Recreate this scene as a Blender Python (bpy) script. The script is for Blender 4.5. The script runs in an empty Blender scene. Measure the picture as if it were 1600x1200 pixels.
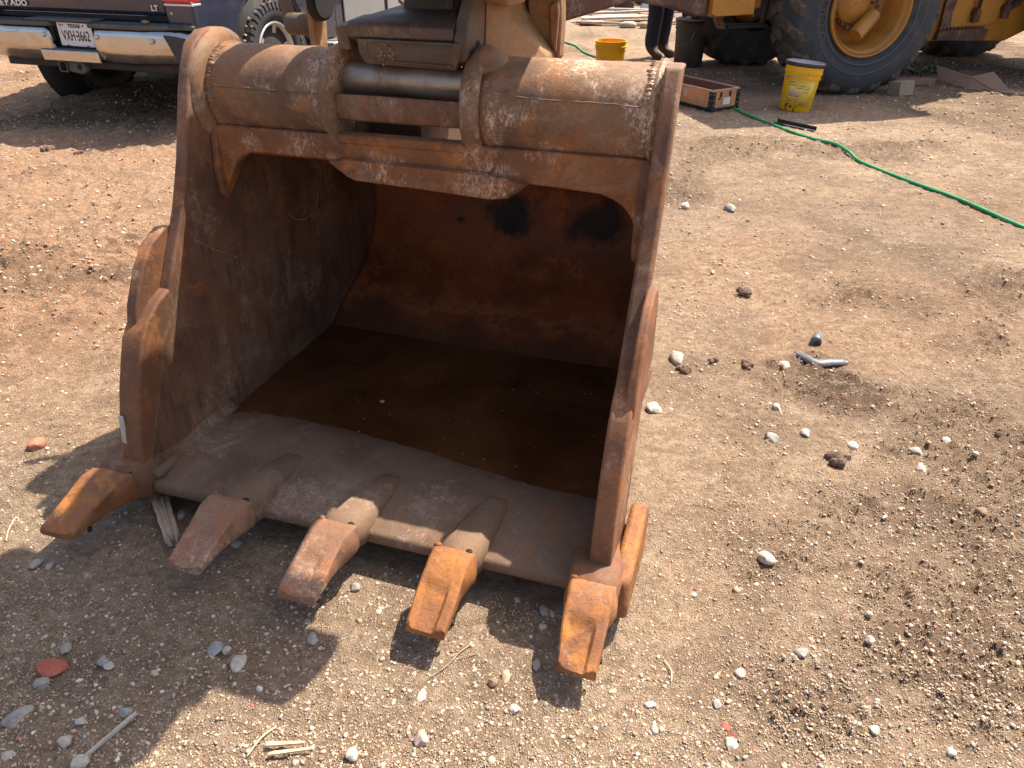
import bpy, bmesh, math, random
import numpy as np
from mathutils import Vector, Matrix
random.seed(7); rng = np.random.default_rng(11)
R = math.radians
scene = bpy.context.scene

# ------------------------------------------------------------------ camera
CH = 1.4; PITCH = R(31.3)
cd = bpy.data.cameras.new('camera'); cam = bpy.data.objects.new('camera', cd)
scene.collection.objects.link(cam); scene.camera = cam
cam.location = (0, 0, CH); cam.rotation_euler = (R(90) - PITCH, 0, 0)
cd.sensor_width = 36; cd.lens = 27.0; cd.clip_start = .05; cd.clip_end = 2000

# ------------------------------------------------------------------ bucket frame (u across, v into the bucket, w up)
BO = Vector((-0.97159, 1.63321, 0.0)); YAW = math.atan2(-0.30694706, 0.95172659)
UX = Vector((0.95172659, -0.30694706, 0)); VX = Vector((0.30694706, 0.95172659, 0))
def W(u, v, w=0.0): return BO + UX * u + VX * v + Vector((0, 0, w))

# ------------------------------------------------------------------ light
KU, KV = .36, .50
sd = (UX * KU + VX * KV + Vector((0, 0, 1))).normalized()
sl = bpy.data.lights.new('sun', 'SUN'); sl.energy = 5.0; sl.angle = R(0.53); sl.color = (1.0, .92, .80)
so = bpy.data.objects.new('sun', sl); scene.collection.objects.link(so)
so.rotation_euler = sd.to_track_quat('Z', 'Y').to_euler(); so.location = (3, 3, 12)
wd = bpy.data.worlds.new('World'); scene.world = wd; wd.use_nodes = True
nt = wd.node_tree; bg = nt.nodes['Background']
sky = nt.nodes.new('ShaderNodeTexSky'); sky.sky_type = 'NISHITA'; sky.sun_disc = False
sky.sun_elevation = math.asin(sd.z); sky.sun_rotation = math.atan2(sd.x, sd.y)
sky.dust_density = 3.5; sky.air_density = 1.0; sky.ozone_density = 1.0
nt.links.new(sky.outputs[0], bg.inputs[0]); bg.inputs[1].default_value = .13
vs = scene.view_settings
vs.view_transform = 'Standard'; vs.look = 'None'; vs.exposure = 1.05; vs.gamma = 1; vs.use_curve_mapping = False
scene.cycles.max_bounces = 8; scene.cycles.diffuse_bounces = 5

# ------------------------------------------------------------------ materials
def N(t, typ, **kw):
    n = t.nodes.new(typ)
    for k, v in kw.items():
        if k in n.inputs: n.inputs[k].default_value = v
        else: setattr(n, k, v)
    return n
def newmat(name):
    m = bpy.data.materials.new(name); m.use_nodes = True
    t = m.node_tree; b = t.nodes['Principled BSDF']
    return m, t, b
def ramp(t, fac, stops, interp='LINEAR'):
    r = t.nodes.new('ShaderNodeValToRGB'); r.color_ramp.interpolation = interp
    e = r.color_ramp.elements
    while len(e) < len(stops): e.new(.5)
    for el, (p, c) in zip(e, stops):
        el.position = p; el.color = (*c, 1) if len(c) == 3 else c
    t.links.new(fac, r.inputs[0]); return r.outputs[0]
def mixc(t, fac, a, b, mode='MIX'):
    m = t.nodes.new('ShaderNodeMix'); m.data_type = 'RGBA'; m.blend_type = mode
    for inp, val in ((m.inputs[0], fac), (m.inputs[6], a), (m.inputs[7], b)):
        if isinstance(val, (int, float)): inp.default_value = val
        elif isinstance(val, tuple): inp.default_value = (*val, 1)
        else: t.links.new(val, inp)
    return m.outputs[2]
def noise(t, co, scale, detail=6, rough=.6, dist=0.0, stretch=None):
    if stretch:
        mp = N(t, 'ShaderNodeMapping'); mp.inputs['Scale'].default_value = stretch
        t.links.new(co, mp.inputs[0]); co = mp.outputs[0]
    n = N(t, 'ShaderNodeTexNoise', Scale=scale, Detail=detail, Roughness=rough, Distortion=dist)
    t.links.new(co, n.inputs['Vector']); return n.outputs[0]
def bump(t, b, h, strength, dist):
    n = N(t, 'ShaderNodeBump', Strength=strength, Distance=dist)
    t.links.new(h, n.inputs['Height'])
    t.links.new(n.outputs[0], b.inputs['Normal']); return n
B0 = (0, 0, 0); W1 = (1, 1, 1)

def rust(name, dark, mid, hot, dust, dust_amt=.5, hot_amt=.5, rough=.72, bstr=.5, spec=.35, scale=1.0, stain=None, streak=None, flecks=.5):
    m, t, b = newmat(name); co = N(t, 'ShaderNodeTexCoord').outputs['Object']
    n1 = noise(t, co, 3.2 * scale, 9, .62, .4); n2 = noise(t, co, 11 * scale, 10, .72, .3)
    c = ramp(t, n1, [(.36, dark), (.56, mid)])
    hotf = ramp(t, n2, [(.62 - .22 * hot_amt, B0), (.74 - .18 * hot_amt, W1)])
    c = mixc(t, hotf, c, hot)
    n3 = noise(t, co, 6.5 * scale, 12, .78, .6)
    df = ramp(t, n3, [(.64 - .22 * dust_amt, B0), (.78 - .14 * dust_amt, W1)])
    dm = N(t, 'ShaderNodeMath', operation='MULTIPLY'); t.links.new(df, dm.inputs[0]); dm.inputs[1].default_value = .75
    c = mixc(t, dm.outputs[0], c, dust)
    n4 = noise(t, co, 130 * scale, 5, .8)
    c = mixc(t, ramp(t, n4, [(.35, (.35,) * 3), (.5, (.0,) * 3)]), c, tuple(x * .35 for x in dark))
    # pale scuffs and flecks gathered in patches
    n5 = noise(t, co, 70 * scale, 8, .85, 1.2, stretch=(1, 1, .55)); n6 = noise(t, co, 4.2 * scale, 7, .72)
    mm = N(t, 'ShaderNodeMath', operation='MULTIPLY')
    t.links.new(ramp(t, n5, [(.47, B0), (.58, W1)]), mm.inputs[0])
    t.links.new(ramp(t, n6, [(.56 - .05 * flecks, B0), (.62, W1)]), mm.inputs[1])
    mm2 = N(t, 'ShaderNodeMath', operation='MULTIPLY'); t.links.new(mm.outputs[0], mm2.inputs[0]); mm2.inputs[1].default_value = flecks
    c = mixc(t, mm2.outputs[0], c, tuple(min(1, x * 1.8 + .09) for x in dust))
    if streak:
        n7 = noise(t, co, 9, 6, .7, .3, stretch=streak)
        c = mixc(t, ramp(t, n7, [(.5, B0), (.66, (.6,) * 3)]), c, tuple(x * .6 for x in dark))
    if stain:
        # two soaked oil spots on the back wall and a damp band near the floor
        wn = N(t, 'ShaderNodeTexNoise', Scale=7.0, Detail=6.0, Roughness=.65); t.links.new(co, wn.inputs['Vector'])
        wv = N(t, 'ShaderNodeVectorMath', operation='MULTIPLY_ADD'); t.links.new(wn.outputs['Color'], wv.inputs[0]); wv.inputs[1].default_value = (.20, .20, .20); t.links.new(co, wv.inputs[2])
        for px, pz, rad in ((.56, .44, .085), (.90, .45, .11), (.38, .41, .022), (.60, .41, .06)):
            ds = N(t, 'ShaderNodeVectorMath', operation='DISTANCE'); mp = N(t, 'ShaderNodeMapping'); mp.inputs['Scale'].default_value = (1, .15, 1.3)
            t.links.new(wv.outputs[0], mp.inputs[0]); t.links.new(mp.outputs[0], ds.inputs[0]); ds.inputs[1].default_value = (px + .1, (1.38 + .1) * .15, (pz + .1) * 1.3)
            c = mixc(t, ramp(t, ds.outputs['Value'], [(rad * .7, (.93,) * 3), (rad * 1.25, B0)]), c, stain)
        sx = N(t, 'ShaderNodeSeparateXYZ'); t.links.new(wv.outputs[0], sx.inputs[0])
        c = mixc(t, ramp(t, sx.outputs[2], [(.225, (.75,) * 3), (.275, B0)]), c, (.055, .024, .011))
        c = mixc(t, ramp(t, sx.outputs[2], [(.262, B0), (.274, (.22,) * 3), (.282, B0), (.36, B0), (.365, (.12,) * 3), (.372, B0)]), c, (.36, .22, .12))
    t.links.new(c, b.inputs['Base Color'])
    rr = ramp(t, n2, [(.3, (rough - .14,) * 3), (.7, (min(1, rough + .12),) * 3)])
    t.links.new(rr, b.inputs['Roughness']); b.inputs['Specular IOR Level'].default_value = spec
    ba = N(t, 'ShaderNodeMath', operation='MULTIPLY_ADD'); t.links.new(n4, ba.inputs[0]); ba.inputs[1].default_value = .35; t.links.new(n2, ba.inputs[2])
    bump(t, b, ba.outputs[0], bstr, .006)
    return m
def plain(name, col, rough=.6, metal=0.0, var=.25, scale=6, bstr=.15, bdist=.002, dirt=None, dirt_amt=.4, spec=.5, coat=0.0):
    m, t, b = newmat(name); co = N(t, 'ShaderNodeTexCoord').outputs['Object']
    n1 = noise(t, co, scale, 8, .65, .3)
    lo = tuple(x * (1 - var) for x in col); hi = tuple(min(1, x * (1 + var)) for x in col)
    c = ramp(t, n1, [(.3, lo), (.7, hi)])
    if dirt:
        n2 = noise(t, co, scale * 1.7, 11, .75, .5)
        c = mixc(t, ramp(t, n2, [(.66 - .3 * dirt_amt, B0), (.8 - .2 * dirt_amt, (.85,) * 3)]), c, dirt)
    t.links.new(c, b.inputs['Base Color'])
    t.links.new(ramp(t, n1, [(.3, (max(0, rough - .08),) * 3), (.7, (min(1, rough + .12),) * 3)]), b.inputs['Roughness'])
    b.inputs['Metallic'].default_value = metal; b.inputs['Specular IOR Level'].default_value = spec
    b.inputs['Coat Weight'].default_value = coat; b.inputs['Coat Roughness'].default_value = .12
    bump(t, b, noise(t, co, scale * 9, 6, .7), bstr, bdist)
    return m

DUST = (.27, .19, .125)
M = {}
M['tube'] = rust('rusty_tube', (.135, .074, .042), (.24, .130, .070), (.33, .135, .045), (.36, .25, .165), .62, .5, rough=.70, flecks=.95)
M['plate'] = rust('rusty_plate', (.115, .056, .033), (.215, .105, .058), (.30, .115, .040), (.33, .22, .14), .56, .45, flecks=.4, streak=(3, 3, .5))
M['beam'] = rust('rusty_beam', (.15, .062, .028), (.26, .10, .038), (.37, .135, .036), (.34, .22, .135), .5, .6, flecks=.8)
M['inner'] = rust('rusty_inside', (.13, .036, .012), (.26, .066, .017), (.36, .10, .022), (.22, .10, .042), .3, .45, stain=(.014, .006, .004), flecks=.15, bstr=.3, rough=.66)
M['lip'] = rust('dusty_lip_steel', (.135, .080, .050), (.205, .127, .080), (.26, .12, .055), (.28, .195, .135), .55, .30, rough=.76, flecks=.4, spec=.22)
M['tooth'] = rust('orange_tooth', (.17, .068, .03), (.30, .115, .038), (.42, .16, .035), (.34, .25, .17), .34, .6, rough=.62, bstr=.85, flecks=.6)
M['tooth_dusty'] = rust('dusty_tooth', (.18, .085, .048), (.28, .14, .078), (.35, .13, .05), (.36, .255, .175), .58, .45, rough=.75, bstr=.85, flecks=.5)
M['coupler'] = rust('coupler_steel', (.080, .052, .035), (.145, .090, .056), (.24, .11, .045), (.26, .165, .095), .40, .36, rough=.6, flecks=.3)
M['hook'] = rust('coupler_hook', (.17, .088, .04), (.30, .165, .075), (.38, .19, .065), (.42, .29, .165), .5, .5, rough=.7, flecks=.4)
M['weld'] = rust('weld_bead', (.12, .075, .05), (.19, .12, .075), (.27, .14, .07), (.34, .25, .17), .6, .3, flecks=.4, bstr=.2)
M['cutter'] = rust('cutter_rust', (.13, .058, .030), (.22, .095, .046), (.33, .125, .040), (.31, .20, .125), .35, .5, flecks=.5)
M['black'] = plain('black_gap', (.012, .010, .009), .8)
M['grey_tape'] = plain('bright_scrape', (.42, .40, .38), .4, .4)

M['scrape'] = plain('pale_scrape', (.34, .25, .17), .7, 0, .4, 60)
def chrome_pin():
    m, t, b = newmat('worn_pin_steel'); co = N(t, 'ShaderNodeTexCoord').outputs['Object']
    n = noise(t, co, 14, 9, .75, .8, stretch=(.5, 1, 1)); n2 = noise(t, co, 5, 4, .6)
    f = ramp(t, n, [(.60, B0), (.68, W1)])
    c = mixc(t, f, (.42, .34, .26), (.10, .055, .03))
    c = mixc(t, ramp(t, n2, [(.40, B0), (.56, (.8,) * 3)]), c, (.20, .12, .07))
    t.links.new(c, b.inputs['Base Color'])
    t.links.new(ramp(t, f, [(0, (.55,) * 3), (1, (.1,) * 3)]), b.inputs['Metallic'])
    t.links.new(ramp(t, n, [(.4, (.34,) * 3), (.7, (.65,) * 3)]), b.inputs['Roughness'])
    bump(t, b, n, .15, .002); return m
M['pin'] = chrome_pin()

def water_mat():
    m, t, b = newmat('rusty_water'); co = N(t, 'ShaderNodeTexCoord').outputs['Object']
    n = noise(t, co, 3, 6, .6, .6)
    c = ramp(t, n, [(.35, (.052, .019, .006)), (.7, (.13, .052, .018))])
    n2 = noise(t, co, 55, 8, .85); c = mixc(t, ramp(t, n2, [(.66, B0), (.72, (.5,) * 3)]), c, (.12, .08, .04))
    t.links.new(c, b.inputs['Base Color']); t.links.new(ramp(t, n, [(.35, (.06,) * 3), (.7, (.34,) * 3)]), b.inputs['Roughness'])
    b.inputs['Specular IOR Level'].default_value = .5
    bump(t, b, noise(t, co, 30, 4, .6), .04, .002); return m
M['water'] = water_mat()

def ground_mat():
    m, t, b = newmat('dirt_ground'); co = N(t, 'ShaderNodeTexCoord').outputs['Object']
    big = noise(t, co, .55, 6, .6, .4); mid = noise(t, co, 3.0, 8, .65, .5); fine = noise(t, co, 42, 9, .78)
    c = ramp(t, big, [(.36, (.38, .262, .165)), (.52, (.47, .335, .218)), (.66, (.53, .38, .25))])
    c = mixc(t, ramp(t, mid, [(.50, B0), (.70, (.55,) * 3)]), c, (.33, .22, .145))
    c = mixc(t, ramp(t, fine, [(.38, (.7,) * 3), (.52, B0)]), c, (.21, .135, .09))  # dark lows of the noise paint shadow between the grains
    c = mixc(t, ramp(t, fine, [(.54, B0), (.68, (.7,) * 3)]), c, (.66, .51, .38))
    at = N(t, 'ShaderNodeAttribute', attribute_name='red_clay')
    c = mixc(t, at.outputs['Fac'], c, mixc(t, ramp(t, fine, [(.4, B0), (.62, W1)]), (.36, .20, .115), (.55, .34, .205)))
    at2 = N(t, 'ShaderNodeAttribute', attribute_name='damp')
    c = mixc(t, at2.outputs['Fac'], c, (.15, .095, .062))
    # tiny grit and chips, too small to build one by one
    vr = N(t, 'ShaderNodeTexVoronoi', Scale=85.0, feature='F1'); vr.inputs['Randomness'].default_value = 1
    t.links.new(co, vr.inputs['Vector'])
    msk = ramp(t, vr.outputs['Distance'], [(.16, W1), (.30, B0)])
    sel = N(t, 'ShaderNodeSeparateColor'); t.links.new(vr.outputs['Color'], sel.inputs[0])
    s1 = ramp(t, sel.outputs[0], [(.60, B0), (.66, W1)]); mu = N(t, 'ShaderNodeMath', operation='MULTIPLY')
    t.links.new(msk, mu.inputs[0]); t.links.new(s1, mu.inputs[1])
    grit = ramp(t, sel.outputs[1], [(.1, (.26, .20, .16)), (.45, (.45, .36, .28)), (.75, (.60, .54, .46)), (.97, (.42, .16, .09))])
    c = mixc(t, mu.outputs[0], c, grit)
    t.links.new(c, b.inputs['Base Color']); b.inputs['Roughness'].default_value = .95; b.inputs['Specular IOR Level'].default_value = .15
    h1 = N(t, 'ShaderNodeMath', operation='MULTIPLY_ADD'); t.links.new(fine, h1.inputs[0]); h1.inputs[1].default_value = .9
    n9 = noise(t, co, 190, 5, .75); t.links.new(n9, h1.inputs[2])
    v2 = N(t, 'ShaderNodeTexVoronoi', Scale=210.0, feature='F1'); t.links.new(co, v2.inputs['Vector'])
    gr = ramp(t, v2.outputs['Distance'], [(.1, W1), (.5, B0)]); h3 = N(t, 'ShaderNodeMath', operation='MULTIPLY_ADD'); t.links.new(gr, h3.inputs[0]); h3.inputs[1].default_value = .38; t.links.new(h1.outputs[0], h3.inputs[2])
    h2 = N(t, 'ShaderNodeMath', operation='MULTIPLY_ADD'); t.links.new(mu.outputs[0], h2.inputs[0]); h2.inputs[1].default_value = .45; t.links.new(h3.outputs[0], h2.inputs[2])
    n12 = noise(t, co, 15, 7, .72, .4, stretch=(.8, 1.25, 1))
    c2 = mixc(t, ramp(t, n12, [(.40, (.5,) * 3), (.50, B0)]), c, (.25, .165, .11)); c2 = mixc(t, ramp(t, n12, [(.55, B0), (.68, (.45,) * 3)]), c2, (.62, .47, .35)); t.links.new(c2, b.inputs['Base Color'])
    h4 = N(t, 'ShaderNodeMath', operation='MULTIPLY_ADD'); t.links.new(n12, h4.inputs[0]); h4.inputs[1].default_value = 1.6; t.links.new(h2.outputs[0], h4.inputs[2])
    bump(t, b, h4.outputs[0], 1.0, .015); return m
M['ground'] = ground_mat()

def stone_mat():
    m, t, b = newmat('gravel_stone'); co = N(t, 'ShaderNodeTexCoord').outputs['Object']
    at = N(t, 'ShaderNodeAttribute', attribute_name='tint')
    n = noise(t, co, 90, 8, .75)
    c = mixc(t, ramp(t, n, [(.35, (.45,) * 3), (.6, B0)]), at.outputs['Color'], mixc(t, .5, at.outputs['Color'], (.2, .15, .11)))
    t.links.new(c, b.inputs['Base Color']); b.inputs['Roughness'].default_value = .85; b.inputs['Specular IOR Level'].default_value = .25
    bump(t, b, n, .4, .002); return m
M['gravel'] = stone_mat()
def solid_stone(name, col, veins=None):
    m, t, b = newmat(name); co = N(t, 'ShaderNodeTexCoord').outputs['Object']
    n = noise(t, co, 60, 9, .75, .3); n2 = noise(t, co, 18, 6, .6, .4)
    c = ramp(t, n2, [(.3, tuple(x * .75 for x in col)), (.7, tuple(min(1, x * 1.15) for x in col))])
    c = mixc(t, ramp(t, n, [(.40, (.7,) * 3), (.55, B0)]), c, tuple(x * .55 for x in col))
    c = mixc(t, ramp(t, n2, [(.55, B0), (.75, (.6,) * 3)]), c, (.40, .29, .20))
    t.links.new(c, b.inputs['Base Color']); b.inputs['Roughness'].default_value = .85
    bump(t, b, n, .5, .002); return m
SC = dict(brick=(.40, .105, .065), grey=(.33, .30, .26), bluegrey=(.31, .31, .29), pale=(.48, .42, .345), white=(.56, .49, .41),
          pink=(.46, .34, .29), tan=(.50, .37, .24), brown=(.27, .17, .11), darkred=(.22, .06, .045), pinkred=(.42, .18, .11))
for k, c in SC.items(): M['s_' + k] = solid_stone('stone_' + k, c)

M['navy'] = plain('navy_truck_paint', (.016, .022, .045), .25, 0, .15, 3, .02, dirt=(.08, .08, .085), dirt_amt=.25, coat=.6)
M['chrome'] = plain('dusty_chrome', (.50, .47, .44), .19, 1.0, .12, 9, .06, .001, dirt=(.34, .27, .20), dirt_amt=.30)
M['blackplastic'] = plain('black_plastic', (.030, .030, .031), .6, 0, .3, 8, .1, dirt=(.16, .135, .11), dirt_amt=.25)
M['steppad'] = plain('dusty_step_pad', (.085, .082, .078), .7, 0, .35, 12, .4, .004, dirt=(.24, .20, .16), dirt_amt=.35)
M['badge'] = plain('silver_badge', (.62, .62, .62), .3, .6, .05)
M['plate_white'] = plain('number_plate_white', (.70, .69, .68), .45, 0, .04, 5, .02)
M['ink'] = plain('black_ink', (.02, .02, .022), .5)
M['redlens'] = plain('red_lens', (.50, .012, .018), .15, 0, .1, 5, .05, coat=1.0)
M['silver_and_sheen'] = plain('silver_paint_and_sheen', (.28, .28, .285), .4, .3, .08, 6, .05, dirt=(.25, .2, .16), dirt_amt=.2)  # silver running boards, and the reflection painted on the right doors
M['rimgrey'] = plain('pale_alloy', (.46, .43, .40), .45, .5, .12, 8, .08, dirt=(.26, .2, .15), dirt_amt=.3)
M['rubber'] = plain('tyre_rubber', (.028, .029, .031), .82, 0, .3, 7, .3, .003, dirt=(.16, .12, .09), dirt_amt=.34)
M['rubber_blue'] = plain('big_tyre_rubber', (.040, .044, .048), .78, 0, .4, 3.2, .5, .004, dirt=(.13, .10, .075), dirt_amt=.46)
M['rubber_mud'] = plain('muddy_tread', (.075, .058, .045), .92, 0, .4, 9, .6, .006, dirt=(.26, .17, .11), dirt_amt=.5)
M['rubber_line'] = plain('tyre_raised_line', (.12, .12, .12), .7, 0, .2, 9)
M['mudcake'] = plain('caked_mud', (.40, .25, .15), .95, 0, .3, 25, .8, .01)
M['loader_yellow'] = plain('loader_yellow', (.46, .205, .022), .52, 0, .18, 5, .15, .002, dirt=(.14, .065, .03), dirt_amt=.34)
M['rim_yellow'] = plain('loader_rim_yellow', (.42, .185, .028), .5, 0, .18, 7, .2, .002, dirt=(.20, .085, .035), dirt_amt=.36)
M['loader_rust'] = rust('loader_rust', (.08, .045, .035), (.13, .068, .045), (.25, .10, .03), (.26, .18, .12), .4, .35)
M['darksteel'] = plain('dark_machine_steel', (.032, .027, .024), .65, .3, .3, 8, .3, dirt=(.12, .085, .06), dirt_amt=.35)
M['glass'] = plain('dark_cab_glass', (.02, .025, .028), .08, 0, .1)
M['pail'] = plain('yellow_pail_plastic', (.82, .44, .006), .42, 0, .05, 4, .04, dirt=(.28, .17, .05), dirt_amt=.16)
M['pail_dark'] = plain('grimy_grey_pail', (.070, .060, .052), .65, 0, .35, 9, .15, dirt=(.19, .145, .11), dirt_amt=.35)
M['label'] = plain('pail_label', (.74, .50, .07), .5, 0, .10, 14, .02)
M['label_print'] = plain('label_print', (.28, .18, .05), .6, 0, .1)
M['label_white'] = plain('label_white', (.72, .70, .68), .5)
M['label_pink'] = plain('label_patch', (.62, .36, .20), .6)
M['lid'] = plain('black_lid', (.035, .035, .042), .4)
M['lidtop'] = plain('lid_oily_top', (.26, .25, .235), .22, .3, .5, 14, .1, dirt=(.05, .045, .04), dirt_amt=.5)
M['wire'] = plain('pail_wire', (.45, .45, .45), .35, .9, .1)
M['hose'] = plain('green_hose', (.012, .27, .085), .45, 0, .2, 20, .05, dirt=(.24, .24, .14), dirt_amt=.42)
M['crate_wood'] = plain('orange_plywood', (.54, .25, .11), .7, 0, .22, 6, .2, .002, dirt=(.22, .12, .07), dirt_amt=.3)
M['crate_in'] = plain('crate_inner_wood', (.24, .105, .062), .8, 0, .3, 6, .2, dirt=(.13, .08, .055), dirt_amt=.4)
M['crate_edge'] = plain('pale_board_edge', (.55, .36, .24), .7)
M['crate_metal'] = plain('black_corner_iron', (.028, .026, .026), .5, .5, .3, 14, .3, dirt=(.25, .2, .16), dirt_amt=.3)
M['wood_old'] = plain('weathered_wood', (.38, .285, .205), .85, 0, .3, 18, .7, .004, dirt=(.15, .10, .07), dirt_amt=.36)
M['wood_grey'] = plain('grey_stick_wood', (.36, .32, .28), .85, 0, .25, 20, .4, .002)
M['wood_new'] = plain('raw_wood_sliver', (.58, .40, .23), .8, 0, .2, 20, .3, .002)
M['plank'] = plain('bleached_plank', (.50, .40, .32), .85, 0, .3, 5, .4, .004, dirt=(.22, .13, .09), dirt_amt=.35)
M['plank_red'] = plain('reddish_plank', (.30, .16, .11), .85, 0, .3, 5, .4, .004)
M['straw'] = plain('dry_straw', (.60, .47, .28), .8)
M['card'] = plain('brown_cardboard', (.30, .20, .13), .85, 0, .15, 6, .1)
M['block'] = plain('timber_block', (.30, .225, .155), .85, 0, .25, 10, .4, .003)
M['rubber_pipe'] = plain('black_rubber_pipe', (.12, .125, .13), .42, 0, .4, 30, .3, .002, dirt=(.35, .32, .28), dirt_amt=.25)
M['clay'] = plain('dark_clay_clod', (.17, .105, .070), .95, 0, .35, 25, .9, .008)
M['denim'] = plain('dark_denim', (.016, .021, .045), .9, 0, .4, 12, .4, .003)
M['boot'] = plain('brown_boot', (.06, .038, .026), .75, 0, .3, 14, .3)
M['shirt'] = plain('grey_shirt', (.16, .17, .19), .9)
M['skin'] = plain('skin', (.42, .23, .15), .6)
M['hair'] = plain('dark_hair', (.03, .02, .015), .8)
M['tarp'] = plain('blue_grey_tarp', (.28, .33, .42), .6, 0, .25, 3, .2)
M['leaf'] = plain('bush_leaf', (.07, .13, .025), .7, 0, .4, 3)
M['weed'] = plain('weed_leaf', (.075, .085, .04), .8, 0, .4, 3)
M['basket'] = plain('dark_mesh_basket', (.06, .05, .045), .7, .3)

# ------------------------------------------------------------------ helpers
def link(o):
    scene.collection.objects.link(o); return o
def tag(o, label=None, cat=None, group=None, kind=None):
    if label: o['label'] = label
    if cat: o['category'] = cat
    if group: o['group'] = group
    if kind: o['kind'] = kind
    return o
def thing(name, label, cat, loc=(0, 0, 0), rz=0.0, group=None, rot=None):
    o = bpy.data.objects.new(name, None); o.empty_display_size = .1; link(o)
    o.location = loc; o.rotation_euler = rot if rot else (0, 0, rz)
    return tag(o, label, cat, group)
def ob(name, verts, faces, mat, parent=None, smooth=False, bevel=0, seg=2, ang=35):
    me = bpy.data.meshes.new(name); me.from_pydata([tuple(v) for v in verts], [], faces)
    me.validate(); 
    bm = bmesh.new(); bm.from_mesh(me); bmesh.ops.recalc_face_normals(bm, faces=bm.faces); bm.to_mesh(me); bm.free()
    for m in (mat if isinstance(mat, (list, tuple)) else [mat]): me.materials.append(m)
    o = bpy.data.objects.new(name, me); link(o)
    if parent: o.parent = parent
    if bevel:
        b = o.modifiers.new('bevel', 'BEVEL'); b.width = bevel; b.segments = seg; b.limit_method = 'ANGLE'; b.angle_limit = R(ang)
    if smooth or bevel:
        me.shade_smooth()
        if not smooth or bevel: me.set_sharp_from_angle(angle=R(ang + 8))
        if smooth == 'all': me.set_sharp_from_angle(angle=R(80))
    return o
class G:
    """collects geometry of one part"""
    def __init__(s): s.v = []; s.f = []
    def add(s, v, f):
        k = len(s.v); s.v += [tuple(a) for a in v]; s.f += [tuple(i + k for i in q) for q in f]; return s
    def box(s, x0, x1, y0, y1, z0, z1, rz=0, c=None):
        v = [Vector((x, y, z)) for z in (z0, z1) for y in (y0, y1) for x in (x0, x1)]
        if rz:
            c = Vector(c or ((x0 + x1) / 2, (y0 + y1) / 2, 0)); m = Matrix.Rotation(rz, 3, 'Z'); v = [m @ (a - c) + c for a in v]
        return s.add(v, [(0, 2, 3, 1), (4, 5, 7, 6), (0, 1, 5, 4), (1, 3, 7, 5), (3, 2, 6, 7), (2, 0, 4, 6)])
    def prism(s, poly, a0, a1, axis='u'):
        """poly: 2D points; axis u -> (v,w) profile; v -> (u,w); w -> (u,v)"""
        n = len(poly)
        def P(p, a): return {'u': (a, p[0], p[1]), 'v': (p[0], a, p[1]), 'w': (p[0], p[1], a)}[axis]
        v = [P(p, a0) for p in poly] + [P(p, a1) for p in poly]
        f = [tuple(range(n)), tuple(range(2 * n - 1, n - 1, -1))] + [(i, (i + 1) % n, n + (i + 1) % n, n + i) for i in range(n)]
        return s.add(v, f)
    def lathe(s, prof, c=(0, 0, 0), axis='u', n=48, closed=False, a0=0, a1=2 * math.pi, caps=True):
        """prof: (axial, radius) pairs"""
        full = abs(a1 - a0 - 2 * math.pi) < 1e-6; m = n if full else n + 1; k = len(prof); v = []
        for i in range(m):
            a = a0 + (a1 - a0) * i / n; ca, sa = math.cos(a), math.sin(a)
            for x, r in prof:
                p = {'u': (x, r * ca, r * sa), 'v': (r * ca, x, r * sa), 'w': (r * ca, r * sa, x)}[axis]
                v.append((p[0] + c[0], p[1] + c[1], p[2] + c[2]))
        f = []
        for i in range(n):
            j = (i + 1) % m
            for q in range(k if closed else k - 1):
                q2 = (q + 1) % k; f.append((i * k + q, i * k + q2, j * k + q2, j * k + q))
        if not closed and full and caps:
            if prof[0][1] > 1e-6: f.append(tuple(i * k for i in range(m)))
            if prof[-1][1] > 1e-6: f.append(tuple(i * k + k - 1 for i in range(m)))
        return s.add(v, f)
    def cyl(s, p0, p1, r, n=20, r1=None):
        p0 = Vector(p0); p1 = Vector(p1); d = (p1 - p0).normalized()
        a = d.orthogonal().normalized(); b = d.cross(a); r1 = r if r1 is None else r1
        v = [p0 + (a * math.cos(t) + b * math.sin(t)) * r for t in [2 * math.pi * i / n for i in range(n)]]
        v += [p1 + (a * math.cos(t) + b * math.sin(t)) * r1 for t in [2 * math.pi * i / n for i in range(n)]]
        return s.add(v, [tuple(range(n)), tuple(range(2 * n - 1, n - 1, -1))] + [(i, (i + 1) % n, n + (i + 1) % n, n + i) for i in range(n)])
    def tube(s, pts, r, n=10):
        pts = [Vector(p) for p in pts]; v = []; m = len(pts); up = Vector((0, 0, 1))
        for i, p in enumerate(pts):
            d = (pts[min(i + 1, m - 1)] - pts[max(i - 1, 0)]).normalized()
            a = d.cross(up); a = a.normalized() if a.length > 1e-3 else Vector((1, 0, 0)); b = a.cross(d)
            rr = r[i] if isinstance(r, (list, tuple)) else r
            v += [p + (a * math.cos(t) + b * math.sin(t)) * rr for t in [2 * math.pi * k / n for k in range(n)]]
        f = [(i * n + k, i * n + (k + 1) % n, (i + 1) * n + (k + 1) % n, (i + 1) * n + k) for i in range(m - 1) for k in range(n)]
        f += [tuple(range(n)), tuple(range(m * n - 1, (m - 1) * n - 1, -1))]
        return s.add(v, f)
    def loft(s, secs):
        """secs: lists of equal length loops"""
        k = len(secs[0]); v = [p for sc in secs for p in sc]
        f = [(i * k + q, i * k + (q + 1) % k, (i + 1) * k + (q + 1) % k, (i + 1) * k + q) for i in range(len(secs) - 1) for q in range(k)]
        f += [tuple(range(k)), tuple(range(len(v) - 1, len(v) - 1 - k, -1))]
        return s.add(v, f)
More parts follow.
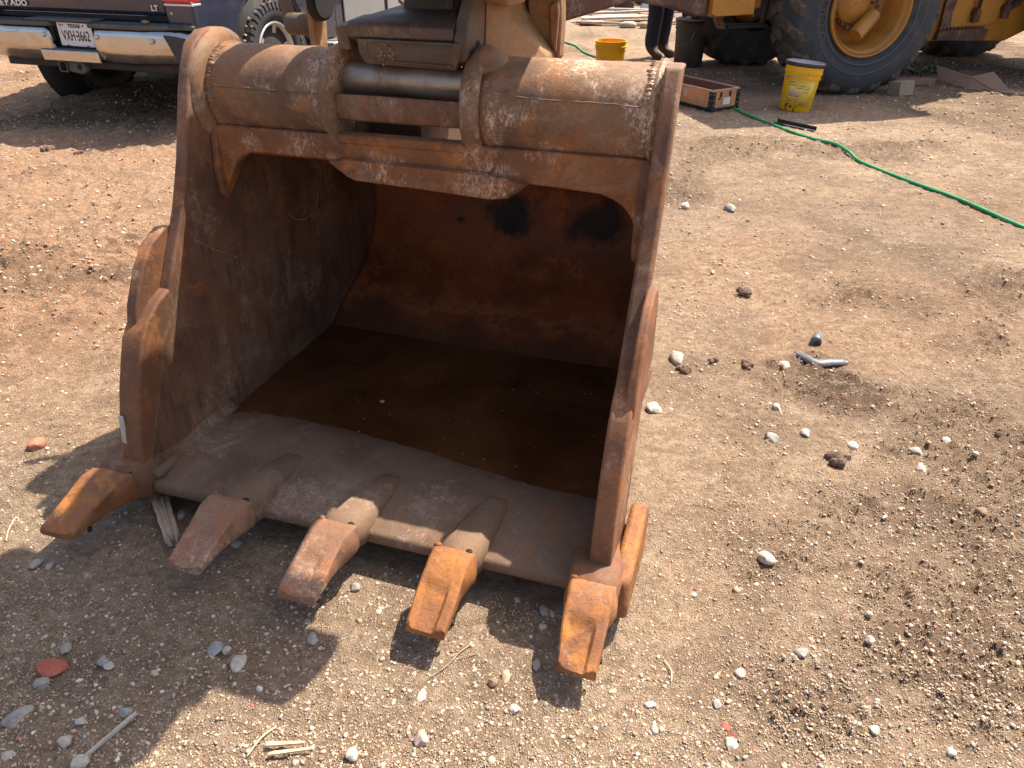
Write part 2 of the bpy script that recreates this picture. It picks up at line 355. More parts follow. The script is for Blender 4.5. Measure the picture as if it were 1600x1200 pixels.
    def ellip(s, c, r, seed=0, n=1, jit=0.0):
        bm = bmesh.new(); bmesh.ops.create_icosphere(bm, subdivisions=n, radius=1)
        rr = random.Random(seed)
        v = [(c[0] + a.co.x * r[0] * (1 + rr.uniform(-jit, jit)), c[1] + a.co.y * r[1] * (1 + rr.uniform(-jit, jit)), c[2] + a.co.z * r[2] * (1 + rr.uniform(-jit, jit))) for a in bm.verts]
        f = [tuple(q.index for q in a.verts) for a in bm.faces]; bm.free(); return s.add(v, f)
    def ob(s, name, mat, parent=None, **kw): return ob(name, s.v, s.f, mat, parent, **kw)
def smoothpath(pts, n=10):
    pts = [Vector(p) for p in pts]; out = []
    for i in range(len(pts) - 1):
        p0 = pts[max(i - 1, 0)]; p1 = pts[i]; p2 = pts[i + 1]; p3 = pts[min(i + 2, len(pts) - 1)]
        for k in range(n):
            t = k / n
            out.append(.5 * ((2 * p1) + (p2 - p0) * t + (2 * p0 - 5 * p1 + 4 * p2 - p3) * t * t + (3 * p1 - p0 - 3 * p2 + p3) * t ** 3))
    out.append(pts[-1]); return out
def text(name, s, size, mat, parent, loc, rot, sx=1.0, depth=.0015, bold=0.0, align='CENTER'):
    c = bpy.data.curves.new(name, 'FONT'); c.body = s; c.size = size; c.extrude = depth; c.offset = bold
    c.align_x = align; c.align_y = 'CENTER'
    tmp = bpy.data.objects.new('tmp', c); link(tmp)
    dg = bpy.context.evaluated_depsgraph_get(); me = bpy.data.meshes.new_from_object(tmp.evaluated_get(dg))
    bpy.data.objects.remove(tmp); me.name = name
    for v in me.vertices: v.co.x *= sx
    me.materials.clear(); me.materials.append(mat)
    o = bpy.data.objects.new(name, me); link(o); o.parent = parent; o.location = loc; o.rotation_euler = rot
    return o

# numpy value noise
def _hash(ix, iy, s):
    h = (ix.astype(np.int64) * 374761393 + iy.astype(np.int64) * 668265263 + s * 1442695041) & 0xffffffff
    h = ((h ^ (h >> 13)) * 1274126177) & 0xffffffff
    return ((h ^ (h >> 16)) & 0xffff) / 65535.0
def vnoise(x, y, s=0):
    ix = np.floor(x); iy = np.floor(y); fx = x - ix; fy = y - iy
    fx = fx * fx * (3 - 2 * fx); fy = fy * fy * (3 - 2 * fy)
    a = _hash(ix, iy, s); b = _hash(ix + 1, iy, s); c = _hash(ix, iy + 1, s); d = _hash(ix + 1, iy + 1, s)
    return (a * (1 - fx) + b * fx) * (1 - fy) + (c * (1 - fx) + d * fx) * fy - .5
def fbm(x, y, f, o, s=0, g=.5):
    r = 0; a = 1.0
    for i in range(o):
        r = r + a * vnoise(x * f + 17 * i, y * f - 9 * i, s + i); f *= 2.03; a *= g
    return r
def sstep(a, b, x):
    t = np.clip((x - a) / (b - a), 0, 1); return t * t * (3 - 2 * t)

# ------------------------------------------------------------------ ground
def clod_mask(x, y):
    m = sstep(.12, .34, fbm(x, y, 1.3, 3, 40))
    for cx, cy, r, a in ((.62, 1.02, .20, 1.0), (.95, 1.02, .18, .8), (.60, 1.43, .14, .8), (.78, 2.45, .22, .7), (1.12, 2.25, .13, .8), (1.18, 1.9, .12, .9), (1.45, 2.05, .13, .8),
                         (1.2, 1.75, .16, .5), (1.7, 2.6, .16, .6), (.03, 1.26, .10, .8), (.95, 1.35, .2, .6)):
        d = np.sqrt((x - cx) ** 2 + ((y - cy) * 1.2) ** 2); m = np.maximum(m, a * sstep(r, r * .3, d))
    return m
def clay_mask(x, y):
    return sstep(-.9, -2.0, x + .1 * fbm(x, y, 1, 3, 5) * 6) * sstep(2.2, 3.2, y + fbm(x, y, .8, 3, 8)) 
def H0(x, y):
    x = np.asarray(x, float); y = np.asarray(y, float)
    dist = np.sqrt(x * x + y * y)
    h = .015 * fbm(x, y, .9, 3, 1) + .006 * fbm(x, y, 5.5, 4, 2, .6)
    cm = clod_mask(x, y); fade = sstep(16, 5, dist)
    bb = np.abs(fbm(x, y, 24, 4, 3, .65))
    h = h + (.0065 + .016 * cm) * (bb * 2) * fade + .0040 * fbm(x, y, 60, 3, 9, .7) * sstep(6, 3, dist)
    cl = clay_mask(x, y) * fade
    h = h + cl * (.05 * np.abs(fbm(x, y, 2.2, 4, 21, .6)) + .05 * np.abs(fbm(x, y, 9, 4, 22, .6)) + .02 * np.abs(fbm(x * .6, y * 1.3, 30, 3, 23, .6)))
    # wheel ruts behind the truck
    u = (x - BO.x) * UX.x + (y - BO.y) * UX.y; v = (x - BO.x) * VX.x + (y - BO.y) * VX.y
    h = h - .03 * sstep(.22, .05, np.abs(u + 2.5 + .1 * np.sin(v * 1.3))) * sstep(1.2, 2.2, v) * cl
    h = h + .10 * sstep(-3.4, -4.6, u) * sstep(3.6, 4.6, v) * sstep(9, 6, v)
    tb = sstep(.17, .13, np.abs(u + 1.35 - .28 * (v - 2))) * sstep(.9, 1.5, v) * sstep(3.4, 2.8, v)
    h = h - tb * (.010 + .012 * sstep(-.2, .2, np.sin((v + .35 * np.abs(u + 1.35 - .28 * (v - 2))) * 85)))
    # flat bed under the steel bucket and around its teeth
    inb = sstep(-.42, -.12, u) * sstep(1.65, 1.35, u) * sstep(-.40, -.1, v) * sstep(1.7, 1.45, v)
    h = h * (1 - .75 * inb) - .006 * inb
    return h
def hz(x, y): return float(H0(np.array([x]), np.array([y]))[0])
def make_ground():
    def axis(segs):
        out = []
        for a, b, n in segs: out.append(np.linspace(a, b, n, endpoint=False))
        return np.concatenate(out)
    ex = np.concatenate([-np.geomspace(300, 9, 26), axis([(-8, -3, 130), (-3, 3.2, 470), (3.2, 9, 120)]), np.geomspace(9, 300, 26)])
    ey = np.concatenate([-np.geomspace(300, 2, 22), axis([(-1.9, .6, 24), (.6, 3.8, 330), (3.8, 11, 260)]), np.geomspace(11, 340, 70)])
    X, Y = np.meshgrid(ex, ey); Z = H0(X, Y); ny, nx = X.shape
    co = np.stack([X, Y, Z], -1).reshape(-1, 3)
    i = np.arange(ny * nx).reshape(ny, nx)
    q = np.stack([i[:-1, :-1], i[:-1, 1:], i[1:, 1:], i[1:, :-1]], -1).reshape(-1, 4)
    me = bpy.data.meshes.new('ground'); me.vertices.add(len(co)); me.vertices.foreach_set('co', co.ravel())
    me.loops.add(q.size); me.loops.foreach_set('vertex_index', q.ravel().astype(np.int32))
    me.polygons.add(len(q)); me.polygons.foreach_set('loop_start', np.arange(0, q.size, 4, dtype=np.int32))
    me.update(calc_edges=True); me.shade_smooth()
    at = me.attributes.new('red_clay', 'FLOAT', 'POINT')
    cl = clay_mask(X, Y) * .8 + .35 * sstep(.1, .35, fbm(X, Y, .7, 3, 77)); at.data.foreach_set('value', np.clip(cl, 0, 1).ravel().astype(np.float32))
    at = me.attributes.new('damp', 'FLOAT', 'POINT')
    dm = clod_mask(X, Y) * .42 + .75 * sstep(.22, .05, np.sqrt((X - 1.14) ** 2 + (Y - 2.24) ** 2)) + .3 * sstep(.18, .3, fbm(X, Y, .5, 3, 99))
    dm = dm + .28 * sstep(.05, .3, fbm(X, Y, 4.5, 4, 131, .6)); at.data.foreach_set('value', np.clip(dm, 0, .9).ravel().astype(np.float32))
    me.materials.append(M['ground'])
    tag(link(bpy.data.objects.new('ground', me)), 'tan dirt yard strewn with grit and gravel', kind='structure')
make_ground()

# ------------------------------------------------------------------ loose gravel nobody could count
def ico(sub):
    bm = bmesh.new(); bmesh.ops.create_icosphere(bm, subdivisions=sub, radius=1)
    v = np.array([a.co[:] for a in bm.verts]); f = np.array([[q.index for q in a.verts] for a in bm.faces]); bm.free(); return v, f
def gravel(name, label, n, sub, smin, smax, box, dens_fall, seed, pal, power=2.2, clodw=.5):
    g = np.random.default_rng(seed)
    if sub: v0, f0 = ico(sub)
    else: v0 = np.array([(1, 0, 0), (-1, 0, 0), (0, 1, 0), (0, -1, 0), (0, 0, 1), (0, 0, -1)], float); f0 = np.array([(0, 2, 4), (2, 1, 4), (1, 3, 4), (3, 0, 4), (2, 0, 5), (1, 2, 5), (3, 1, 5), (0, 3, 5)])
    k = len(v0)
    x = g.uniform(-1, 1, n * 6); y = 1 / (1 / box[3] + g.random(n * 6) * (1 / box[2] - 1 / box[3]))
    if dens_fall != 1: y = box[2] + (box[3] - box[2]) * g.random(n * 6) ** dens_fall
    x = x * (.75 * y + .5) if dens_fall == 1 and box[0] < -1 and box[1] > 1 else box[0] + (x + 1) / 2 * (box[1] - box[0])
    u = (x - BO.x) * UX.x + (y - BO.y) * UX.y; v = (x - BO.x) * VX.x + (y - BO.y) * VX.y
    ok = (np.abs(x) < .75 * y + .5) & ~((u > -.02) & (u < 1.24) & (v > .0) & (v < 1.5))
    p = .35 + .35 * sstep(-.2, .3, fbm(x, y, 1.6, 3, seed)) + clodw * clod_mask(x, y)
    ok &= g.random(len(x)) < p
    x = x[ok][:n]; y = y[ok][:n]; n = len(x)
    s = smin + (smax - smin) * g.random(n) ** power
    s *= np.minimum(1 + .24 * np.maximum(0, y - 1.3), 2.1) if smax < .009 else 1
    var = []
    for i in range(24):
        w = v0 * (1 + g.uniform(-.28, .28, (k, 1))); w = w * np.array([1, g.uniform(.55, .95), g.uniform(.4, .8)]); var.append(w)
    var = np.array(var)[g.integers(0, 24, n)]
    a = g.uniform(0, 2 * np.pi, n); ca, sa = np.cos(a)[:, None], np.sin(a)[:, None]
    tl = g.uniform(-.5, .5, n)[:, None]
    px = var[:, :, 0]; py = var[:, :, 1] * np.cos(tl) - var[:, :, 2] * np.sin(tl); pz = var[:, :, 1] * np.sin(tl) + var[:, :, 2] * np.cos(tl)
    qx = px * ca - py * sa; qy = px * sa + py * ca
    z = H0(x, y) + s * g.uniform(-.45, .22, n)
    co = np.stack([qx * s[:, None] + x[:, None], qy * s[:, None] + y[:, None], pz * s[:, None] + z[:, None]], -1).reshape(-1, 3)
    f = (f0[None] + (np.arange(n) * k)[:, None, None]).reshape(-1, 3)
    me = bpy.data.meshes.new(name); me.vertices.add(len(co)); me.vertices.foreach_set('co', co.astype(np.float32).ravel())
    me.loops.add(f.size); me.loops.foreach_set('vertex_index', f.ravel().astype(np.int32))
    me.polygons.add(len(f)); me.polygons.foreach_set('loop_start', np.arange(0, f.size, 3, dtype=np.int32))
    me.update(calc_edges=True)
    cols = np.array([c for c, w in pal]); pw = np.array([w for c, w in pal]); ci = g.choice(len(pal), n, p=pw / pw.sum())
    c = cols[ci] * g.uniform(.75, 1.2, (n, 1)); c = np.clip(c, 0, .85)
    c4 = np.concatenate([np.repeat(c, k, 0), np.ones((n * k, 1))], 1)
    at = me.color_attributes.new('tint', 'FLOAT_COLOR', 'POINT'); at.data.foreach_set('color', c4.astype(np.float32).ravel())
    if sub > 1: me.shade_smooth()
    me.materials.append(M['gravel'])
    tag(link(bpy.data.objects.new(name, me)), label, kind='stuff')
PAL = [((.44, .315, .21), 50), ((.50, .375, .26), 24), ((.31, .22, .155), 20), ((.58, .48, .37), 8), ((.64, .56, .46), 1.6), ((.36, .31, .26), 5), ((.50, .36, .20), 4), ((.42, .15, .09), 1.3)]
PALB = [((.46, .34, .235), 44), ((.54, .44, .34), 24), ((.62, .54, .45), 7), ((.38, .33, .28), 14), ((.33, .25, .18), 14), ((.50, .38, .24), 6), ((.44, .15, .09), 1.6)]
gravel('gravel', 'fine sandy gravel scattered all over the near dirt', 185000, 0, .0011, .0036, (-2.8, 3.6, .62, 7.0), 1, 3, PAL, 2.0, .9)
gravel('grit', 'small pale stones scattered over the dirt yard', 21000, 1, .0022, .0066, (-6, 7, .62, 11.0), 1, 4, PALB, 2.8, .5)
gravel('stone_chips', 'pale flat stone chips trodden into the farther dirt', 9000, 1, .0035, .0085, (-6, 7, 1.7, 9.5), 1.01, 8, PALB, 2.2, .25)
gravel('pebbles', 'loose pebbles of many colours lying about the yard', 520, 2, .0050, .0098, (-4.5, 4.5, .62, 8), 1, 5, PALB, 2.5, .4)
gravel('mud_crumbs', 'crumbly orange mud clods beside the pickup truck', 3200, 1, .004, .016, (-6.5, -1.1, 2.6, 7.5), 1.01, 6, [((.38, .23, .14), 5), ((.30, .18, .11), 3), ((.46, .30, .19), 2)], 3.0, .3)
# ------------------------------------------------------------------ the rusty bucket
bucket = thing('excavator_bucket', 'large rusty five-toothed digging bucket standing open on the dirt', 'digging bucket', BO, YAW)
SIDE = [(.0, .03), (-.012, .10), (.05, .22), (.115, .34), (.165, .44), (.205, .52), (.285, .65), (.345, .745), (.40, .86), (.435, .95), (.462, 1.02), (.487, 1.075), (.52, 1.125), (.57, 1.150), (.625, 1.152),
        (.70, 1.13), (.755, 1.07), (.78, .99), (.79, .93), (.95, .82), (1.15, .745), (1.32, .665), (1.42, .55), (1.435, .42), (1.40, .28), (1.28, .16), (1.10, .075), (.90, .035), (.5, .022), (.1, .022)]
G().prism(SIDE, -.036, .0).ob('side_plate', M['plate'], bucket, bevel=.007, seg=3)
# right side plate: a thick front bar, the plate behind it leans inward toward the back
SR = [(a, min(b, 1.128)) if a < .6 else (a, b - .03) for a, b in SIDE[:17]]
g = G(); bar = SR[:14] + [(a + .075, b - .01) for a, b in SR[:14]][::-1]
secs = []
n_ = 14
vv = []
for u in (1.197, 1.237):
    for a, b in SR[:n_]: vv.append((u, a, b))
    for a, b in SR[:n_]: vv.append((u - .004 if u > 1.2 else u, a + .075, b - (.012 if b > .2 else 0)))
fc = []
for i in range(n_ - 1):
    fc += [(i, i + 1, n_ + i + 1, n_ + i), (2 * n_ + i, 3 * n_ + i, 3 * n_ + i + 1, 2 * n_ + i + 1), (i, 2 * n_ + i, 2 * n_ + i + 1, i + 1), (n_ + i, n_ + i + 1, 3 * n_ + i + 1, 3 * n_ + i)]
fc += [(0, n_, 3 * n_, 2 * n_), (n_ - 1, 3 * n_ - 1, 4 * n_ - 1, 2 * n_ - 1)]
g.add(vv, fc)
g.ob('side_bar', M['plate'], bucket, bevel=.008, seg=3)
g = G().prism([(a + .02, b - (.02 if b > .5 else -.002)) for a, b in SR] + SIDE[17:], 0, 1)
def vfront(w_):
    for (a0, b0), (a1, b1) in zip(SIDE[1:14], SIDE[2:15]):
        if b0 <= w_ <= b1: return a0 + (a1 - a0) * (w_ - b0) / (b1 - b0)
    return 0 if w_ < .1 else .57
g.v = [((1.222 if u > .5 else 1.200) - .115 * max(0, v_ - vfront(w_)), v_, w_) for u, v_, w_ in g.v]
g.ob('side_plate', M['plate'], bucket, bevel=.004)
# curved inner shell: floor, back and roof, one bent sheet
def shell():
    P = [(.30, .088), (.40, .088), (.46, .083), (.60, .070), (.80, .072), (.93, .090), (1.0, .118), (1.07, .155), (1.15, .19), (1.22, .225), (1.29, .265), (1.345, .32), (1.385, .395), (1.402, .47), (1.403, .55), (1.375, .59), (1.32, .645),
         (1.23, .69), (1.10, .735), (.90, .785), (.70, .825), (.56, .845)]
    p3 = smoothpath([(0, a, b) for a, b in P], 4); n = len(p3); nu = 60; v = []; f = []
    rr = np.random.default_rng(5)
    for j in range(nu + 1):
        u = 1.197 * j / nu
        for i, p in enumerate(p3):
            k = float(fbm(np.array([u * 3]), np.array([i * .25]), 1, 3, 55)[0])
            v.append((u * (1 - max(0, p.y - .36) * .088), p.y, p.z + .006 * k * (1 if i > 2 else .3)))
    for j in range(nu):
        for i in range(n - 1): f.append((j * n + i, j * n + i + 1, (j + 1) * n + i + 1, (j + 1) * n + i))
    o = ob('inner_shell', v, f, M['inner'], bucket, smooth=True)
    o.modifiers.new('thick', 'SOLIDIFY').thickness = .022; o.modifiers['thick'].offset = 1
    return o
shell()
# hardened lip plate
def lip():
    prof = [(-.004, .072), (-.002, .090), (.006, .100), (.030, .1035), (.036, .109), (.060, .1115), (.067, .1165), (.33, .1150), (.342, .1075), (.43, .099), (.43, .060), (.10, .055), (.02, .060), (0, .066)]
    n = len(prof); nu = 90; v = []; f = []
    for j in range(nu + 1):
        u = .0 + 1.197 * j / nu
        for i, p in enumerate(prof):
            k = float(vnoise(np.array([u * 40.]), np.array([i * 1.3]), 3)[0]); k2 = float(vnoise(np.array([u * 6.]), np.array([i * .3]), 8)[0])
            jv = .004 * k * (2 <= i <= 6) - .004 * abs(k2) * (i < 3) - (.085 * float(sstep(.35, 1.15, np.array(u))) + .012 * k2 if 7 <= i <= 10 else 0); v.append((u, p[0] + jv, p[1] + .0014 * k * (2 <= i <= 8) + (.002 * k2 if i < 8 else 0)))
    for j in range(nu):
        for i in range(n): f.append((j * n + i, j * n + (i + 1) % n, (j + 1) * n + (i + 1) % n, (j + 1) * n + i))
    f += [tuple(range(n)), tuple(range(nu * n + n - 1, nu * n - 1, -1))]
    return ob('lip_plate', v, f, M['lip'], bucket, smooth=True)
lip()
# fillet of caked dirt between side plate and lip
for s, u in ((1, .0), (-1, 1.197)):
    g = G(); secs = []
    for i in range(12):
        v = .01 + i * .033; r = .026 + .004 * math.sin(i * 1.1); wv = .1165
        secs.append([(u - s * .001, v, wv + r * 1.3), (u + s * r * .22, v, wv + r * .5), (u + s * r * .5, v, wv + r * .2), (u + s * r, v, wv - .002), (u - s * .001, v, wv - .02)])
    g.loft(secs); g.ob('corner_fillet', M['lip'], bucket, smooth=True)
# torque tubes
TC = (0, .62, 1.0); TR = .116
def tubepart(u0, u1):
    g = G(); prof = [(u0, TR - .02), (u0, TR)] + [(u0 + (u1 - u0) * i / 12, TR + .0012 * math.sin(i * 2.3)) for i in range(1, 12)] + [(u1, TR), (u1, TR - .02)]
    g.lathe(prof, (0, TC[1], TC[2]), 'u', 72); return g.ob('torque_tube', M['tube'], bucket, smooth=True)
tubepart(.0, .372); tubepart(.775, 1.197)
def collar(u0, u1, r, ri, name='pin_collar', tube_side=1):
    g = G(); g.lathe([(u0, ri), (u0, r - .012), (u0 + .008, r - .003), ((u0 + u1) / 2, r), (u1 - .008, r - .003), (u1, r - .012), (u1, ri)], (0, TC[1], TC[2]), 'u', 64, closed=True)
    return g.ob(name, M['tube'], bucket, smooth=True)
collar(.352, .392, .131, .052); collar(.728, .775, .136, .052)
# raised worn horn on the right collar
g = G(); secs = []
for i, (u, r0, hw, top) in enumerate([(.736, .06, .050, .128), (.748, .06, .055, .142), (.768, .06, .055, .142), (.792, .06, .052, .128), (.835, .06, .048, .108)]):
    secs.append([(u, TC[1] - .018 + hw * c * 1.1, TC[2] + (top - .05) + s_ * .05) for c, s_ in [(math.cos(t), math.sin(t)) for t in [2 * math.pi * k / 14 for k in range(14)]]])
g.loft(secs); g.ob('collar_horn', M['tube'], bucket, smooth=True)
# end bosses where the side plates wrap the tube
for u0, u1, dr in ((-.042, .018, 0), (1.165, 1.206, .024)):
    g = G(); g.lathe([(u0, .02), (u0, .125 - dr), (u0 + .006, .140 - dr), (u0 + .018, .1525 - dr), (u1 - .022, .1525 - dr), (u1 - .008, .143 - dr), (u1, .128 - dr), (u1, .02)], (0, TC[1] - .0, TC[2]), 'u', 56)
    g.ob('end_boss', M['tube'], bucket, smooth=True)
# weld beads: rippled rings and seams
def bead_ring(u, r, a0, a1, n, wid, th, side=1):
    g = G()
    for i in range(n):
        a = a0 + (a1 - a0) * (i + random.uniform(-.3, .3)) / n; c = (u + random.uniform(-.0022, .0022), TC[1] + r * math.cos(a), TC[2] + r * math.sin(a))
        q0 = len(g.v); g.ellip((0, 0, 0), (wid * random.uniform(.75, 1.25), th * random.uniform(.9, 1.5), th * random.uniform(.7, 1.15)), i, 1, .12)
        for q in range(q0, len(g.v)):
            x, y, z = g.v[q]; y2 = y * math.cos(a + 1.57) - z * math.sin(a + 1.57); z2 = y * math.sin(a + 1.57) + z * math.cos(a + 1.57)
            tw = .35 * side; g.v[q] = (x + y * tw + c[0], y2 + c[1], z2 + c[2])
    return g.ob('weld_bead', M['tube'], bucket, smooth=True)
bead_ring(.030, TR - .001, R(60), R(235), 50, .0125, .0060); bead_ring(1.168, TR - .001, R(60), R(235), 50, .0125, .0060, -1)
bead_ring(.350, TR + .0, R(70), R(240), 40, .006, .004)
def seam(pts, r, seed=0, name='weld_bead', mat='weld'):
    rr = random.Random(seed); g = G(); pts = smoothpath(pts, 8)
    g.tube([p + Vector((0, rr.uniform(-.0012, .0012), rr.uniform(-.0012, .0012))) for p in pts], [r * rr.uniform(.7, 1.25) for p in pts], 7)
    return g.ob(name, M[mat], bucket, smooth=True)
def onT(a, u): return (u, TC[1] + TR * math.cos(R(a)), TC[2] + TR * math.sin(R(a)))
seam([onT(166, .03), onT(167, .15), onT(167.5, .26), onT(168, .345)], .0028, 1); seam([onT(150, .79), onT(151, .82), onT(150, .845)], .0035, 2); seam([onT(157, .86), onT(158, .95), onT(158, 1.05), onT(159, 1.165)], .0018, 5)
0 and seam([(.01, .53, .86), (.01, .50, .93), (.012, .47, 1.0)], .008, 3); 0 and seam([(1.19, .53, .86), (1.19, .50, .93), (1.188, .47, 1.0)], .008, 4)
# cross beam above the opening
BE = [(.0, .925), (.4, .925), (.75, .925), (1.197, .925), (1.197, .70), (1.186, .715), (1.165, .755), (1.150, .790), (1.130, .812), (1.105, .826), (1.075, .836), (.95, .842), (.883, .843), (.40, .855), (.365, .858), (.16, .860), (.115, .857), (.085, .845), (.062, .825), (.03, .77), (.0, .735)]
g = G().prism([(a, b) for a, b in BE], .515, .56, 'v'); g.ob('cross_beam', M['beam'], bucket, bevel=.008, seg=3)
# thicker worn strip welded along the middle of the beam
SP = [(.355, .860), (.38, .842), (.405, .824), (.428, .815), (.62, .809), (.815, .800), (.845, .806), (.872, .824), (.90, .846), (.86, .862), (.62, .869), (.40, .872)]
g = G(); secs = []
c0 = (.62, .845)
for dv, sc in ((.512, 1.0), (.500, .985), (.490, .94)):
    secs.append([(c0[0] + (a - c0[0]) * sc, dv, c0[1] + (b - c0[1]) * (sc if sc == 1 else sc - .05)) for a, b in SP])
secs.insert(0, [(a, .562, b) for a, b in SP]); g.loft(secs); g.ob('wear_strip', M['beam'], bucket, bevel=.003)
g = G().prism([(.511, .905), (.511, .927), (.53, .933), (.575, .920), (.59, .85), (.562, .85), (.562, .90)], .385, .735); g.ob('beam_ledge', M['beam'], bucket, bevel=.005)
# gussets
g = G().prism([(.49, .80), (.512, .925), (.555, .925), (.555, .75), (.51, .725), (.495, .74)], .001, .022); g.ob('gusset', M['cutter'], bucket, bevel=.006)
g = G().prism([(.47, .74), (.512, .925), (.555, .925), (.555, .72), (.50, .68), (.48, .70)], 1.165, 1.196); g.ob('gusset', M['cutter'], bucket, bevel=.006)
# saddle arc below the pin and lug behind it
g = G(); v = []; f = []
for u in (.385, .45, .55, .65, .735):
    for r in (.108, .090):
        for a in [166 + 3.4 * q for q in range(11)]:
            aa = a - 16; v.append((u, TC[1] + .0 + r * math.cos(R(aa + 16)), TC[2] + r * math.sin(R(aa + 16)) + .0))
k = 11
for i in range(4):
    for s_ in range(2):
        for j in range(k - 1): a = i * 2 * k + s_ * k + j; f.append((a, a + 1, a + 2 * k + 1, a + 2 * k))
    for j in (0, k - 1): a = i * 2 * k + j; f.append((a, a + k, a + 3 * k, a + 2 * k))
g.add(v, f); g.ob('pin_saddle', M['plate'], bucket, smooth=True)
g = G().prism([(.72, .84), (.70, .93), (.76, .99), (.90, .985), (1.02, .90), (1.05, .80)], .355, .53); g.ob('rear_lug', M['coupler'], bucket, bevel=.008)
g = G().prism([(.76, .925), (.76, .985), (.82, .985), (.82, .912)], .53, .78); g.ob('rear_shade_bar', M['black'], bucket)  # black bar standing in for the shadowed underside behind the pin
g = G().prism([(.74, .80), (.74, .97), (.80, 1.0), (.90, .95), (1.0, .84), (1.02, .76)], .80, .83); g.ob('rear_lug', M['coupler'], bucket, bevel=.008)
# side cutters (ears) bolted round the lower front edges
EAR_UP = [(.118, .48), (.142, .55), (.195, .635), (.245, .683), (.300, .706), (.335, .700), (.355, .66), (.36, .50)]
EAR_LO = [(-.012, .10), (-.008, .17), (.008, .25), (.043, .35), (.078, .43), (.100, .475), (.135, .515), (.185, .548), (.235, .565), (.27, .56), (.28, .42), (.24, .30), (.16, .10)]
def ear(s, ub):
    o = []
    a, b = sorted((ub + s * .010, ub - s * (.024 if s > 0 else .013))); g = G().prism(EAR_UP, a, b); c1 = g.ob('side_cutter', M['cutter'], bucket, bevel=.006, seg=3)
    a, b = sorted((ub - s * (.026 if s > 0 else .009), ub + s * (.0405 if s > 0 else .040))); G().prism(EAR_LO, a, b).ob('side_cutter', M['cutter'], bucket, bevel=.007, seg=3)
ear(1, -.042); ear(-1, 1.243)
g = G().box(-.0745, -.0715, .038, .052, .235, .30); o = g.ob('bright_scrape', M['grey_tape'], bucket); o.rotation_euler = (0, 0, 0)
bpy.data.objects.remove(o)
def patch(n, P, mat, th=.0012):
    return G().loft([[tuple(p) for p in P], [(p[0] - th, p[1] - th, p[2]) for p in P]]).ob(n, mat, bucket)
patch('bright_scrape', [(-.057, .004, .215), (-.043, .0035, .212), (-.045, .015, .29), (-.056, .015, .292)], M['grey_tape'], .003)
# adapters and teeth
AD = [(-.062, -.095, True), (.297, .283, False), (.594, .585, False), (.898, .895, False), (1.224, 1.230, True)]
def rrect(uc, hw, v, w0, w1, ch=.014, tw=0.0):
    P = [(-hw, w0 + ch), (-hw + ch, w0), (hw - ch, w0), (hw, w0 + ch), (hw, w1 - ch), (hw - ch, w1), (-hw + ch, w1), (-hw, w1 - ch)]
    return [(uc + a, v, b) for a, b in P]
def adapter(i):
    ub, ut, corner = AD[i]; g = G()
    if not corner:
        du = .012
        S = [(-.075, .036, .085, .135), (-.052, .048, .072, .152), (-.02, .050, .058, .155), (.03, .050, .045, .148), (.08, .049, .03, .141), (.14, .047, .04, .132), (.19, .045, .05, .122), (.215, .043, .06, .112)]
        g.loft([rrect(ub + (v + .05) * .08, hw, v, a, b, .020) for v, hw, a, b in S])
        g.ob('tooth_adapter', M['lip'], bucket, smooth=True)
    else:
        sgn = 1 if i == 4 else -1
        S = [(-.075, .040, .085, .140), (-.052, .056, .070, .160), (-.02, .058, .050, .172), (.02, .058, .035, .170), (.06, .056, .018, .160), (.11, .048, .02, .145), (.2, .035, .02, .13)]
        sl = .10 if i == 0 else .0
        g.loft([rrect(ub + (v + .05) * sl + (.0 if v < 0 else -sgn * .004), hw, v, a, b) for v, hw, a, b in S])
        g.ob('tooth_adapter', M['cutter'] if i == 4 else M['plate'], bucket, smooth=True)
        # heel flange standing out at the corner
        F = [(-.035, .045), (-.045, .09), (-.02, .15), (.05, .165), (.14, .175), (.215, .185), (.235, .15), (.22, .03)]
        a, b = sorted((ub + sgn * .035, ub + sgn * .078))
        G().prism(F, a, b).ob('heel_shroud', M['tooth'] if i == 4 else M['cutter'], bucket, bevel=.012, seg=3)
